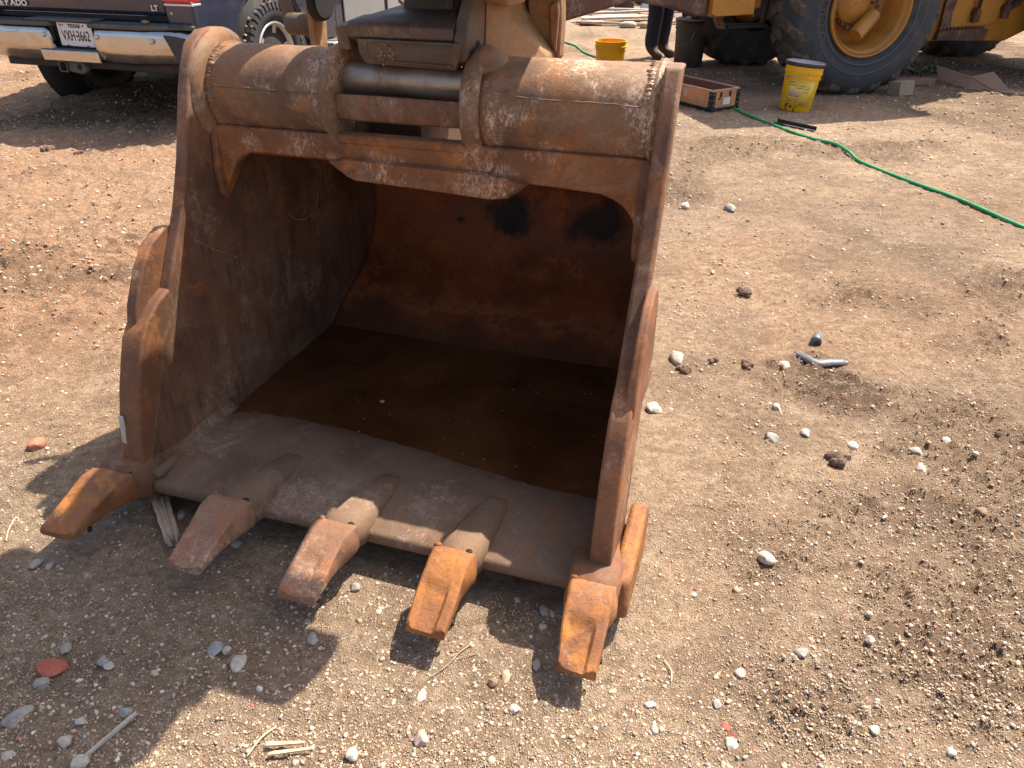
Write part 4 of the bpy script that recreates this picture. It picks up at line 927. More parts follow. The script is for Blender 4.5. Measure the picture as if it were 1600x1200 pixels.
# ------------------------------------------------------------------ yellow wheel loader
LA = R(13); LO = Vector((3.14, 7.40, 0))
loader = thing('wheel_loader', 'yellow wheel loader parked side-on with big worn tyres', 'wheel loader', LO, LA)
def big_wheel(cx, near, worn=False, face=-1):
    """cx along the machine, y0 outer face position; built round a v axis"""
    w = bpy.data.objects.new('wheel', None); w.empty_display_size = .2; link(w); w.parent = loader
    RR, RM, WD = .725, .375, .50
    w.location = (cx, near + WD / 2, RR - .012)
    x = WD / 2
    prof = [(-x * .80, RM - .01), (-x * .86, RM + .02), (-x * .98, RM + .07), (-x * 1.04, RM + .13), (-x * 1.05, RM + .19), (-x * 1.02, RR - .11), (-x * .95, RR - .05), (-x * .80, RR - .018), (-x * .4, RR - .004), (0, RR)]
    prof = prof + [(-a, b) for a, b in prof[::-1][1:]]
    G().lathe(prof, (0, 0, 0), 'v', 96, caps=False).ob('tyre', M['rubber_blue'], w, smooth=True)
    for a, r in ((-x * 1.055, RM + .075), (-x * 1.062, RM + .155)):
        G().lathe([(a + .01, r - .003), (a, r - .002), (a, r + .002), (a + .01, r + .003)], (0, 0, 0), 'v', 72, caps=False).ob('sidewall_ring', M['rubber_line'], w, smooth=True)
    # lugs: worn curved bars, every one its own piece
    vs_ = []
    n = 8
    for k in range(n + 1):
        t = k / n; yy = (-x * .99 + t * x * 1.02); ang = .17 * math.sin(t * 1.9) ; r = RR + .008 - .050 * max(0, (1 - t * 3.2)) ** 1.5
        wdt = .105 - .02 * t
        for dr, ww in ((-.035, wdt * 1.1), (0.010, wdt)):
            for s_ in (-1, 1): a = ang + s_ * ww / 2 / RR; vs_.append(((r + dr) * math.sin(a), yy, (r + dr) * math.cos(a)))
    fs = []
    for k in range(n):
        b = 4 * k; fs += [(b + 2, b + 3, b + 7, b + 6), (b, b + 2, b + 6, b + 4), (b + 3, b + 1, b + 5, b + 7)]
    fs += [(0, 1, 3, 2), (4 * n, 4 * n + 2, 4 * n + 3, 4 * n + 1)]
    NL = 20
    first = {}
    for i in range(NL):
        for sgn in (1, -1):
            key = sgn
            if key not in first:
                first[key] = ob('tread_lug', [(a, b * sgn, c) for a, b, c in vs_], fs, M['rubber_mud'], w, bevel=.012, seg=2); o = first[key]
            else:
                o = first[key].copy(); link(o); o.parent = w
            o.rotation_euler = (0, 2 * math.pi * (i + (.5 if sgn < 0 else 0)) / NL, 0)
    # rim, lock rings, recessed dish
    f_ = -x
    rp = [(f_ * .80, RM + .012), (f_ * .97, RM + .022), (f_ * 1.0, RM + .010), (f_ * .97, RM - .006), (f_ * .90, RM - .010), (f_ * .90, RM - .022), (f_ * .86, RM - .026), (f_ * .84, RM - .036), (f_ * .70, RM - .040), (f_ * .60, RM - .052), (f_ * -.05, RM - .075), (f_ * -.15, RM - .10), (f_ * -.18, .05)]
    rim = G().lathe(rp, (0, 0, 0), 'v', 96, caps=False).ob('rim', M['rim_yellow'], w, smooth=True)
    for q in (.012, -.016):
        G().lathe([(f_ * .93 - abs(q) * .3, RM + q - .004), (f_ * 1.01, RM + q), (f_ * .93, RM + q + .004)], (0, 0, 0), 'v', 90, caps=False).ob('lock_ring', M['rim_yellow'], rim, smooth=True)
    hx, hz_ = -.075, .035
    G().lathe([(f_ * -.15, .17), (f_ * .30, .165), (f_ * .36, .155), (f_ * .38, .10), (f_ * .40, .095), (f_ * .40, .0)], (hx, 0, hz_), 'v', 48).ob('hub', M['rim_yellow'], w, smooth=True)
    G().lathe([(f_ * .405, .0), (f_ * .405, .006), (f_ * .40, .009)], (hx + .0, 0, hz_), 'v', 16).ob('hub_plug', M['loader_rust'], w, smooth=True)
    for i in range(22):
        a = 2 * math.pi * i / 22
        G().lathe([(f_ * .20, .011), (f_ * .33, .011), (f_ * .34, .007), (f_ * .34, .0)], (hx + .19 * math.cos(a), 0, hz_ + .19 * math.sin(a)), 'v', 8).ob('hub_bolt', M['loader_rust'], w, smooth=True)
    return w
nearw = big_wheel(0.0, 0.0)
# cylinder lying across the rim, and letters on the near sidewall
g = G().cyl((-.075, -.175, -.215), (.125, -.10, -.055), .066, 30); g.ob('rim_cylinder', M['rim_yellow'], nearw, smooth=True, ).data.set_sharp_from_angle(angle=R(50))
g = G(); rr = random.Random(2)
for i in range(17):
    t = i / 16; a = R(-128 + t * 150); cx, cz = -.075 + .20 * math.cos(a), .035 + .20 * math.sin(a)
    g.lathe([(.0 + .016 * math.cos(q), .016 + .005 * math.sin(q)) for q in [2 * math.pi * k / 6 for k in range(6)]], (cx, -.125 - .01 * (i % 2), cz), 'v' if i % 2 else 'u', 12, closed=True)
g.ob('chain', M['loader_rust'], nearw, smooth=True)
for ch_, a in (('O', 203), ('L', 192), ('U', 181), ('T', 170), ('I', 160)):
    rr_ = .49; o = text('raised_letter', ch_, .082, M['rubber_line'], nearw, (rr_ * math.cos(R(a)), -.2655, rr_ * math.sin(R(a))), (R(90), 0, 0), .95, .002, -.0015)
    o.rotation_mode = 'XYZ'; o.rotation_euler = (R(90), R(90 - a) , 0) if False else (Matrix.Rotation(-R(a - 90), 3, 'Y') @ Matrix.Rotation(R(90), 3, 'X')).to_euler()
def dup_wheel(src, loc, flip=False):
    w = src.copy(); link(w); w.location = loc
    if flip: w.rotation_euler = (0, 0, math.pi)
    for c in list(src.children):
        if c.name.startswith(('raised_letter', 'chain', 'rim_cylinder')): continue
        d = c.copy(); link(d); d.parent = w
        for e in c.children: k = e.copy(); link(k); k.parent = d
    return w
bz = .713
dup_wheel(nearw, (-.12, 1.70 + .25, bz), True); dup_wheel(nearw, (2.62, 1.70 + .25, bz - .02), True); dup_wheel(nearw, (2.86, .25, bz))
def build_loader():
    p = loader
    # right hand (rear) frame: deep plates between the wheels
    G().prism([(.9, .34), (1.30, .345), (2.08, .32), (2.36, .44), (3.8, .52), (3.8, 1.25), (.4, 1.25), (.4, .6)], .66, .70, 'v').ob('belly_plate', M['loader_yellow'], p, bevel=.008)
    G().prism([(1.28, .47), (1.26, 1.2), (2.10, 1.2), (2.0, .62), (1.93, .56), (1.86, .50), (1.75, .475)], .63, .66, 'v').ob('bolted_plate', M['loader_yellow'], p, bevel=.004)
    G().prism([(1.22, .355), (1.24, .44), (1.75, .455), (1.80, .44), (1.78, .335)], .60, .66, 'v').ob('bottom_flange', M['loader_rust'], p, bevel=.004)
    for i in range(11): G().lathe([(.612, .0), (.612, .010), (.63, .011)], (1.29 + i * .045, 0, .458), 'v', 8).ob('frame_bolt', M['loader_rust'], p)
    G().prism([(1.24, .44), (1.24, .9), (1.40, .9), (1.34, .60), (1.36, .48)], .612, .63, 'v').ob('rust_patch', M['loader_rust'], p, bevel=.004)
    for cx, cz, a in ((1.60, .60, 0), (1.93, .63, .6)):
        t = G().lathe([(.56, .0), (.56, .03), (.63, .045)], (cx, 0, cz), 'v', 20); t.box(cx - .035, cx + .035, .57, .61, cz - .09, cz + .02); t.box(cx - .015, cx + .015, .575, .60, cz, cz + .30)
        t.ob('linkage_clevis', M['loader_rust'], p, bevel=.004)
    g = G().tube(smoothpath([(1.60, .58, .64), (1.62, .57, .9), (1.7, .6, 1.1)], 5), .012, 8).tube(smoothpath([(1.93, .58, .64), (2.05, .56, .75), (2.3, .6, 1.1)], 5), .02, 8); g.ob('hose_line', M['darksteel'], p, smooth=True)
    G().prism([(1.98, .60), (2.10, .66), (2.2, .9), (2.12, .9), (2.02, .70)], .60, .63, 'v').ob('strut', M['loader_rust'], p, bevel=.004)
    # centre frame and axles
    G().box(-.5, .9, .62, 1.35, .55, 1.25).ob('centre_frame', M['darksteel'], p, bevel=.02)
    G().box(1.0, 3.6, .72, 1.30, .45, 1.2).ob('rear_frame', M['darksteel'], p, bevel=.02)
    for cx in (0, 2.75):
        g = G().cyl((cx, .3, .71), (cx, 1.8, .71), .13, 20).cyl((cx, .9, .71), (cx, 1.15, .71), .26, 24); g.ob('axle', M['darksteel'], p, smooth=True)
    # front: ladder box, arms and rusty boom underside
    G().prism([(-1.37, .655), (-1.365, 1.30), (-.98, 1.30), (-.965, .665)], .30, .62, 'v').ob('front_box', M['loader_yellow'], p, bevel=.008)
    for sx in (-1.365, -.985): G().box(sx - .003 if sx < -1.2 else sx, sx + .02 if sx < -1.2 else sx + .022, .29, .63, .650, .672).ob('box_edge', M['loader_rust'], p)
    G().prism([(-.95, .74), (-.95, 1.2), (-.80, 1.2), (-.80, .70), (-.87, .69)], .50, .62, 'v').ob('bracket', M['loader_yellow'], p, bevel=.006)
    g = G(); g.loft([[(-1.38, .36, .652), (-1.38, .62, .652), (-1.38, .62, 1.0), (-1.38, .36, 1.0)], [(-1.52, .36, .665), (-1.52, .62, .665), (-1.52, .62, 1.0), (-1.52, .36, 1.0)], [(-1.75, .34, .73), (-1.75, .62, .73), (-1.75, .62, 1.05), (-1.75, .34, 1.05)], [(-2.1, .32, .79), (-2.1, .62, .79), (-2.1, .62, 1.15), (-2.1, .32, 1.15)], [(-2.9, .30, .60), (-2.9, .62, .60), (-2.9, .62, 1.1), (-2.9, .30, 1.1)]])
    g.ob('lift_arm', M['loader_rust'], p, bevel=.02)
    g = G(); g.loft([[(-1.0, 1.3, .95), (-1.0, 1.6, .95), (-1.0, 1.6, 1.3), (-1.0, 1.3, 1.3)], [(-2.1, 1.3, .85), (-2.1, 1.6, .85), (-2.1, 1.6, 1.2), (-2.1, 1.3, 1.2)], [(-2.9, 1.3, .60), (-2.9, 1.6, .60), (-2.9, 1.6, 1.1), (-2.9, 1.3, 1.1)]]); g.ob('lift_arm', M['loader_rust'], p, bevel=.02)
    BK = [(-2.95, .9), (-2.9, 1.5), (-3.1, 1.75), (-3.2, 1.7), (-3.0, 1.2), (-3.25, .80), (-3.9, .70), (-3.9, .66), (-3.15, .66)]
    G().prism([(a, b) for a, b in BK], -.1, 2.2, 'v').ob('loader_bucket', M['loader_rust'], p, bevel=.01)
    st = G().box(-1.12, -.72, .45, .62, .535, .565).ob('step', M['darksteel'], p, bevel=.006)
    G().loft([[(-1.20, .5, .70), (-1.13, .5, .70), (-1.13, .58, .70), (-1.20, .58, .70)], [(-1.21, .5, .60), (-1.15, .5, .60), (-1.15, .58, .60), (-1.21, .58, .60)], [(-1.17, .48, .53), (-1.11, .48, .53), (-1.11, .58, .53), (-1.17, .58, .53)]]).ob('step_hanger', M['loader_rust'], st, bevel=.006)
    G().loft([[(-.76, .5, .56), (-.73, .5, .56), (-.73, .56, .56), (-.76, .56, .56)], [(-.735, .5, .80), (-.70, .5, .80), (-.70, .56, .80), (-.735, .56, .80)]]).ob('step_hanger', M['darksteel'], st, bevel=.004)
    # fenders, engine hood, cab and roof, all above the picture; cab and roof sized for the ground shade
    for cx in (0.0, 2.75):
        arc = [(cx + .86 * math.cos(R(a)), .71 + .86 * math.sin(R(a))) for a in range(20, 161, 14)]; arc2 = [(cx + .83 * math.cos(R(a)), .71 + .83 * math.sin(R(a))) for a in range(160, 19, -14)]
        for y0 in (-.05, 1.70): G().prism(arc + arc2, y0, y0 + .55, 'v').ob('fender', M['loader_yellow'], p)
    G().prism([(1.6, 1.2), (3.9, 1.2), (4.0, 1.5), (3.9, 2.2), (1.6, 2.3)], .40, 1.80, 'v').ob('engine_hood', M['loader_yellow'], p, bevel=.04)
    G().prism([(.15, 1.25), (.15, 3.2), (1.65, 3.2), (1.7, 1.25)], .05, 2.0, 'v').ob('cab', M['loader_yellow'], p, bevel=.03)
    for y0 in (.03, 2.0): G().prism([(.28, 1.9), (.28, 3.05), (1.52, 3.05), (1.55, 1.9)], y0, y0 + .02, 'v').ob('cab_window', M['glass'], p)
    G().prism([(.0, 3.22), (.05, 3.36), (1.8, 3.36), (1.95, 3.22)], -.15, 2.2, 'v').ob('cab_roof', M['loader_yellow'], p, bevel=.03)
    G().prism([(-.9, 1.25), (-.7, 2.2), (.1, 2.3), (.1, 1.25)], .55, 1.45, 'v').ob('front_tower', M['loader_yellow'], p, bevel=.03)
build_loader()

# ------------------------------------------------------------------ pails
def pail(name, label, loc, tilt, R0, R1, Hh, mat, lid, bail_side, group=None, rz=0):
    p = thing(name, label, 'pail', loc, 0, group); p.rotation_euler = (tilt[0], tilt[1], rz)
    rt = R1
    def rad(z): return R0 + (R1 - R0) * z / Hh
    prof = [(0, 0.0), (0, R0 - .006), (.006, R0), (Hh * .70, rad(Hh * .70)), (Hh * .705, rad(Hh * .7) + .006), (Hh * .725, rad(Hh * .7) + .007), (Hh * .73, rad(Hh * .73) + .001), (Hh * .80, rad(Hh * .80) + .001), (Hh * .805, rad(Hh * .8) + .010), (Hh * .83, rad(Hh * .8) + .011),
            (Hh * .835, rad(Hh * .83) + .005), (Hh * .965, rad(Hh * .965) + .004), (Hh * .97, R1 + .007), (Hh, R1 + .007), (Hh, R1 - .002), (.012, R0 - .004), (.012, 0)]
    b = G().lathe([(a, r) for a, r in prof], (0, 0, 0), 'w', 56).ob('pail_body', M[mat], p, smooth=True); b.data.set_sharp_from_angle(angle=R(60))
    if lid:
        G().lathe([(Hh - .018, R1 + .008), (Hh - .018, R1 + .013), (Hh + .008, R1 + .013), (Hh + .012, R1 + .010), (Hh + .010, R1 - .004), (Hh - .002, R1 - .010), (Hh - .002, 0)], (0, 0, 0), 'w', 56).ob('lid', M['lid'], p, smooth=True)
        o = G().lathe([(Hh + .0005, R1 - .012), (Hh + .0012, R1 - .03), (Hh + .0005, 0)], (0, 0, 0), 'w', 40).ob('lid_top', M['lidtop'], p, smooth=True)
        G().lathe([(Hh + .009, R1 + .009), (Hh + .0135, R1 + .006), (Hh + .009, R1 + .002)], (0, 0, 0), 'w', 48).ob('lid_rim', M['plate_white'], p, smooth=True)
        G().cyl((.02, -.02, Hh), (.02, -.02, Hh + .008), .016, 14).ob('spout_cap', M['lid'], p, smooth=True)
    pts = []
    ex, ez = bail_side
    for i in range(17):
        t = math.pi * i / 16; pts.append(((rad(Hh * .8) + .012) * math.cos(t) if ex == 0 else 0, 0, 0))
    pts = [Vector((math.cos(t) * (rad(Hh * .8) + .016), 0, 0)) for t in [math.pi * i / 16 for i in range(17)]]
    dirv = Vector((0, ex, ez)).normalized(); out = []
    for i, q in enumerate(pts):
        t = math.pi * i / 16; out.append(Vector((q.x, 0, Hh * .82)) + dirv * math.sin(t) * (rad(Hh * .8) + .03))
    h = G().tube(out, .0028, 6).ob('wire_handle', M['wire'], p, smooth=True); h.rotation_euler = (0, 0, R(-90)) if lid else (0, 0, R(25))
    for s in (-1, 1):
        e = G().cyl(((rad(Hh * .8) + .004) * s, 0, Hh * .82), ((rad(Hh * .8) + .02) * s, 0, Hh * .82), .012, 12).ob('handle_lug', M[mat], p, smooth=True); e.rotation_euler = h.rotation_euler
    return p, rad
pp, rad = pail('yellow_pail', 'closed yellow pail with black lid and printed label in front of the big tyre', (2.40, 6.80, -.002), (R(-1.5), R(5.0), 0), .126, .148, .37, 'pail', True, (-1, -.25))
# printed label wrapped round the front, with its print
def wrap(p, rad, a0, a1, z0, z1, off, mat, name, nn=10):
    v = []; f = []
    for i in range(nn + 1):
        a = R(a0 + (a1 - a0) * i / nn)
        for z in (z0, z1):
            for r_ in (rad(z) + off, rad(z) + off - .0012): v.append((r_ * math.cos(a), r_ * math.sin(a), z))
    for i in range(nn):
        b = 4 * i; f += [(b, b + 4, b + 6, b + 2), (b + 2, b + 6, b + 7, b + 3), (b + 1, b + 3, b + 7, b + 5), (b, b + 1, b + 5, b + 4)]
    f += [(0, 2, 3, 1), (4 * nn, 4 * nn + 1, 4 * nn + 3, 4 * nn + 2)]
    return ob(name, v, f, mat, p, smooth=True)
lb = wrap(pp, rad, -150, -58, .045, .245, .0014, M['label'], 'label')
rr = random.Random(1)
for z, a0, a1, m in ((.228, -146, -128, 'label_print'), (.206, -146, -120, 'label_print'), (.203, -112, -88, 'label_print'), (.198, -86, -74, 'label_pink'), (.186, -120, -96, 'label_print'), (.182, -90, -74, 'label_print'), (.158, -92, -76, 'label_print'), (.095, -144, -108, 'label_print'), (.080, -140, -106, 'label_print')):
    wrap(lb, rad, a0, a1, z, z + .005, .0024, M[m], 'print_line', 4)
wrap(lb, rad, -142, -118, .168, .178, .0024, M['label_white'], 'print_patch', 4); wrap(lb, rad, -142, -104, .118, .160, .0022, M['label_pink'], 'print_patch', 4); wrap(lb, rad, -98, -84, .060, .080, .0024, M['label_print'], 'print_patch', 3)
for k in range(10):
    a = rr.uniform(-150, -105); z = rr.uniform(.008, .055); wrap(pp, rad, a, a + rr.uniform(3, 7), z, z + rr.uniform(.006, .022), .0032, M['black'], 'oil_spot', 2)
pail('yellow_bucket', 'open yellow bucket standing behind the rusty bucket tube by the green hose', (1.035, 8.72, 0), (0, 0, 0), .140, .160, .30, 'pail', False, (-.6, -1))
pd, rd = pail('dark_pail', 'grimy dark grey pail with a lid at the feet of the standing person', (1.93, 9.06, 0), (0, R(1.5), 0), .150, .172, .46, 'pail_dark', True, (-.3, -1))
o = G().ellip((0, 0, 0), (.035, .025, .02), 2, 2, .15).ob('rag', M['straw'], smooth=True); o.location = (1.88, 9.0, .485); tag(o, 'small pale lump lying on the lid of the grimy dark pail', 'rag')

# ------------------------------------------------------------------ wooden crate
cr = thing('wooden_crate', 'open orange plywood crate with black iron corners on the dirt', 'crate', (1.66, 6.72, 0), R(0))
def build_crate():
    p = cr; ex = Vector((.83, .30, 0)).normalized(); 
    a = Vector((1.662, 6.678)); b = Vector((1.909, 6.829)); c = Vector((1.33, 7.35))
    e1 = (b - a).normalized(); L1 = (b - a).length + .02; e2 = Vector((-e1.y, e1.x)); L2 = .95; Hh = .17
    cr.location = (a.x, a.y, .0); cr.rotation_euler = (0, R(0), math.atan2(e1.y, e1.x))
    t = .016
    G().box(0, L1, 0, t, .03, Hh).ob('end_panel', M['crate_wood'], p, bevel=.0015)
    G().box(0, L1, L2 - t, L2, .03, Hh).ob('end_panel', M['crate_wood'], p, bevel=.0015)
    G().box(0, t, t, L2 - t, .03, Hh).ob('side_panel', M['crate_wood'], p, bevel=.0015)
    G().box(L1 - t, L1, t, L2 - t, .03, Hh).ob('side_panel', M['crate_wood'], p, bevel=.0015)
    for x0 in (t, L1 - t - .002): G().box(x0, x0 + .002, t, L2 - t, .04, Hh - .004).ob('inner_lining', M['crate_in'], p)
    G().box(t, L1 - t, t, L2 - t, .030, .045).ob('crate_floor', M['crate_in'], p)
    G().box(t, L1 - t, L2 - t - .003, L2 - t, .045, Hh - .004).ob('inner_lining', M['crate_in'], p)
    for x0, x1, y0, y1 in ((-.0, L1, -.001, t + .001), (-.0, L1, L2 - t, L2), (0, t + .001, t, L2 - t), (L1 - t - .001, L1, t, L2 - t)): G().box(x0, x1, y0, y1, Hh + .0005, Hh + .004).ob('top_edge', M['crate_edge'], p)
    G().box(-.008, L1 + .008, -.008, L2 + .008, .0, .029).ob('base_frame', M['crate_metal'], p, bevel=.003)
    for x0, y0 in ((-.004, -.004), (L1 - .036, -.004), (-.004, L2 - .036), (L1 - .036, L2 - .036)):
        sx = -.0045 if x0 < .1 else L1 + .0025; sy = -.0045 if y0 < .1 else L2 + .0025
        cm = G().box(x0, x0 + .04, sy, sy + .002, .03, Hh - .01).box(sx, sx + .002, y0, y0 + .04, .03, Hh - .01).ob('corner_iron', M['crate_metal'], p)
        for z in (.055, .095, .14):
            G().ellip((x0 + .02, sy if sy < 0 else sy + .002, z), (.006, .003, .006), 1, 1).ob('rivet', M['wire'], cm, smooth=True)
            G().ellip((sx if sx < 0 else sx + .002, y0 + .02, z), (.003, .006, .006), 1, 1).ob('rivet', M['wire'], cm, smooth=True)
    G().box(L1 * .42, L1 * .66, -.003, -.0005, .050, .105).ob('paper_label', M['label_white'], p)
    for x in (.085, .19): G().box(x, x + .022, -.0035, -.0005, .115, .155).ob('hand_hole', M['black'], p)
    G().box(.07, .10, -.0045, -.001, .098, .108).ob('latch', M['crate_metal'], p)
    for y in (.3, .62): G().box(-.003, -.0005, y, y + .04, .08, .15).ob('paper_label', M['crate_edge'], p)
build_crate()

# ------------------------------------------------------------------ green hose
def hose(name, label, pts, r):
    pts = [(x, y, hz(x, y) + r * .9) for x, y in pts]
    o = G().tube(smoothpath(pts, 14), r, 12).ob(name, M['hose'], None, smooth=True); tag(o, label, 'hose'); return o
hose('garden_hose', 'green hose snaking over the dirt past the crate to the right edge', [(.10, 12.2), (.45, 11.4), (.66, 10.9), (.80, 10.45), (.88, 9.9), (1.12, 9.15), (1.26, 8.67), (1.50, 7.95), (1.80, 7.15), (1.898, 6.76), (1.93, 6.50), (2.03, 6.22), (2.123, 5.924), (2.20, 5.74), (2.285, 5.52), (2.296, 5.30), (2.315, 5.10), (2.438, 4.672), (2.562, 4.29), (2.672, 3.839), (2.86, 3.3), (3.2, 2.6)], .0104)

# ------------------------------------------------------------------ scraps on the yard
def on(o, x, y, dz=0.0, rz=0.0, rx=0.0, ry=0.0): o.location = (x, y, hz(x, y) + dz); o.rotation_euler = (rx, ry, rz); return o
o = G().box(-.175, .175, -.022, .022, 0, .005).box(-.175, .175, .018, .023, 0, .03).ob('angle_iron', M['darksteel'], None, bevel=.0015); on(o, 2.19, 6.12, .004, math.atan2(-.296, .235)); tag(o, 'short dark angle iron lying beside the green hose', 'metal bar')
o = G().box(-.085, .085, -.07, .07, 0, .125).ob('timber_block', M['block'], None, bevel=.005); on(o, 3.56, 7.40, 0, R(22), R(-7)); tag(o, 'grey timber block chocked under the right of the big tyre', 'wood block')
o = G().box(-.20, .20, -.06, .06, 0, .055).ob('timber_block', M['plank_red'], None, bevel=.005); on(o, 3.92, 7.95, 0, R(8)); tag(o, 'low reddish timber offcut behind the tyre chock block', 'wood block')
g = G(); P = [(-.32, .28, .16), (-.10, .0, .10), (.06, -.06, .155), (.17, -.20, .02), (.30, -.30, .015), (.26, -.36, .0), (.08, -.16, .0), (-.12, -.04, .0), (-.30, .22, .05)]
g.loft([P, [(a + .004, b + .010, c + .001) for a, b, c in P]]); o = g.ob('cardboard_scrap', M['card']); on(o, 4.45, 7.72, 0); tag(o, 'torn folded scrap of brown cardboard in shade right of the loader tyre', 'cardboard')
def splinter(name, p0, p1, w0, w1, th, mat, label, cat, lift=.010, ridges=9, seed=1, group=None):
    rr = random.Random(seed); p0 = Vector((p0[0], p0[1], 0)); p1 = Vector((p1[0], p1[1], 0)); d = (p1 - p0); L = d.length; g = G(); n = 10; k = ridges * 2
    prof = [rr.uniform(.9, 1.15) if q_ % 2 else rr.uniform(.45, .75) for q_ in range(k)]; secs = []
    for i in range(n + 1):
        t = i / n; w = w0 + (w1 - w0) * t; w *= 1 - .35 * (i == n) - .2 * (i == 0); L_ = []
        for q in range(k):
            a = 2 * math.pi * q / k; r_ = prof[q] * rr.uniform(.93, 1.07); L_.append((w / 2 * math.cos(a) * r_, (t - .5) * L + (rr.uniform(-.05, .05) * L if i in (0, n) else 0), th / 2 * math.sin(a) * r_ + th * .35))
        secs.append(L_)
    o = g.loft(secs).ob(name, mat, None); c = (p0 + p1) / 2; on(o, c.x, c.y, lift, math.atan2(d.y, d.x) - math.pi / 2); return tag(o, label, cat, group)
splinter('splintered_wood', (-1.0, 1.70), (-.875, 1.485), .050, .036, .036, M['wood_old'], 'weathered splintered piece of wood beside the second bucket tooth', 'wood scrap')
splinter('grey_stick', (-.766, .987), (-.826, .892), .0085, .0085, .008, M['wood_grey'], 'straight grey stick lying in the lower left shade', 'stick', ridges=4, seed=2)
splinter('wood_sliver', (-.481, .919), (-.407, .923), .012, .007, .006, M['wood_new'], 'upper of two raw wood slivers near the bottom edge', 'wood sliver', ridges=4, seed=3)
splinter('wood_sliver', (-.470, .900), (-.387, .911), .011, .007, .006, M['wood_new'], 'lower of two raw wood slivers near the bottom edge', 'wood sliver', ridges=4, seed=4)
def twig(name, pts, r, mat, label, cat):
    pts = [(x, y, hz(x, y) + .004 + .004 * (i % 2)) for i, (x, y) in enumerate(pts)]
    o = G().tube(smoothpath(pts, 5), r, 6).ob(name, mat, None, smooth=True); return tag(o, label, cat)
twig('twig', [(-.085, 1.180), (-.115, 1.15), (-.14, 1.115), (-.178, 1.08)], .0013, M['wood_old'], 'thin dry twig lying in sun below the fourth tooth', 'twig')
twig('twig', [(-.134, 1.130), (-.108, 1.137), (-.075, 1.150)], .0010, M['wood_old'], 'short side twig crossing the thin dry twig below the fourth tooth', 'twig')
twig('straw', [(-1.351, 1.60), (-1.345, 1.555), (-1.325, 1.505)], .0018, M['straw'], 'pale dry straw at the left edge level with the first tooth', 'straw')
twig('straw', [(-.477, .965), (-.495, .935), (-.516, .90)], .0020, M['straw'], 'split dry straw just above the raw wood slivers', 'straw')
twig('straw', [(-.83, .93), (-.82, .90), (-.822, .875)], .0016, M['wood_grey'], 'short straw upright under the straight grey stick', 'straw')
twig('straw', [(.335, 1.13), (.345, 1.10), (.34, 1.07)], .0014, M['straw'], 'short pale straw in the middle of the lower right gravel', 'straw')
# rubber pipe pieces
g = G(); pts = smoothpath([(-.085, .075, .012), (-.058, .022, .014), (-.030, -.008, .012), (.015, -.004, .014), (.085, .006, .010)], 8); secs = []
for i, q in enumerate(pts):
    d = (pts[min(i + 1, len(pts) - 1)] - pts[max(i - 1, 0)]).normalized(); n_ = Vector((-d.y, d.x, 0)); w = (.014 + .007 * math.sin(math.pi * i / (len(pts) - 1))) * (1 if i < len(pts) - 3 else .6)
    ou = [(q + n_ * w * math.cos(R(a)) + Vector((0, 0, w * .8 * math.sin(R(a))))) for a in range(-10, 191, 25)]; inn = [(q + n_ * (w - .004) * math.cos(R(a)) + Vector((0, 0, (w * .8 - .004) * math.sin(R(a))))) for a in range(190, -11, -25)]
    secs.append(ou + inn)
g.loft(secs); o = g.ob('rubber_shard', M['rubber_pipe'], None, smooth=True); on(o, 1.145, 2.437, -.002); tag(o, 'bent black rubber pipe shard lying on the dirt at right', 'rubber scrap')
o = G().lathe([(-.035, .014), (-.035, .021), (0, .019), (.03, .017), (.03, .012), (-.03, .014)], (0, 0, 0), 'u', 24, closed=True).ob('pipe_stub', M['rubber_pipe'], None, smooth=True); on(o, 1.175, 2.62, .016, R(65)); tag(o, 'short stub of black rubber pipe just behind the bent shard', 'rubber scrap')
def clod(x, y, r, seed, label):
    g = G(); rr = random.Random(seed)
    for k in range(9): g.ellip((rr.gauss(0, r * .5), rr.gauss(0, r * .4), rr.uniform(0, r * .4)), (r * rr.uniform(.3, .6),) * 3, seed + k, 2, .16)
    o = g.ob('dirt_clod', M['clay'], None, smooth=False); on(o, x, y, r * .1); tag(o, label, 'dirt clod')
clod(1.545, 1.985, .022, 1, 'dark crumbly dirt clod near the right edge, left of a smaller one'); clod(1.62, 1.955, .016, 2, 'smaller dark dirt clod at the right edge')
clod(.985, 1.86, .030, 3, 'lumpy dirt clod with a white stone on top in the right dirt'); clod(1.0, 3.05, .030, 4, 'dark dirt clod on the tan ground behind the rubber scraps')
clod(.86, 2.43, .022, 5, 'brown clod at the right end of the clod row beside the bucket'); clod(.62, 2.40, .024, 6, 'brown clod at the left end of the clod row beside the bucket'); clod(.75, 2.47, .020, 7, 'brown clod in the middle of the clod row beside the bucket')
clod(-3.2, 5.35, .045, 8, 'muddy clod at the shade edge behind the pickup'); clod(-2.95, 5.30, .030, 9, 'smaller muddy clod right of the other one behind the pickup')

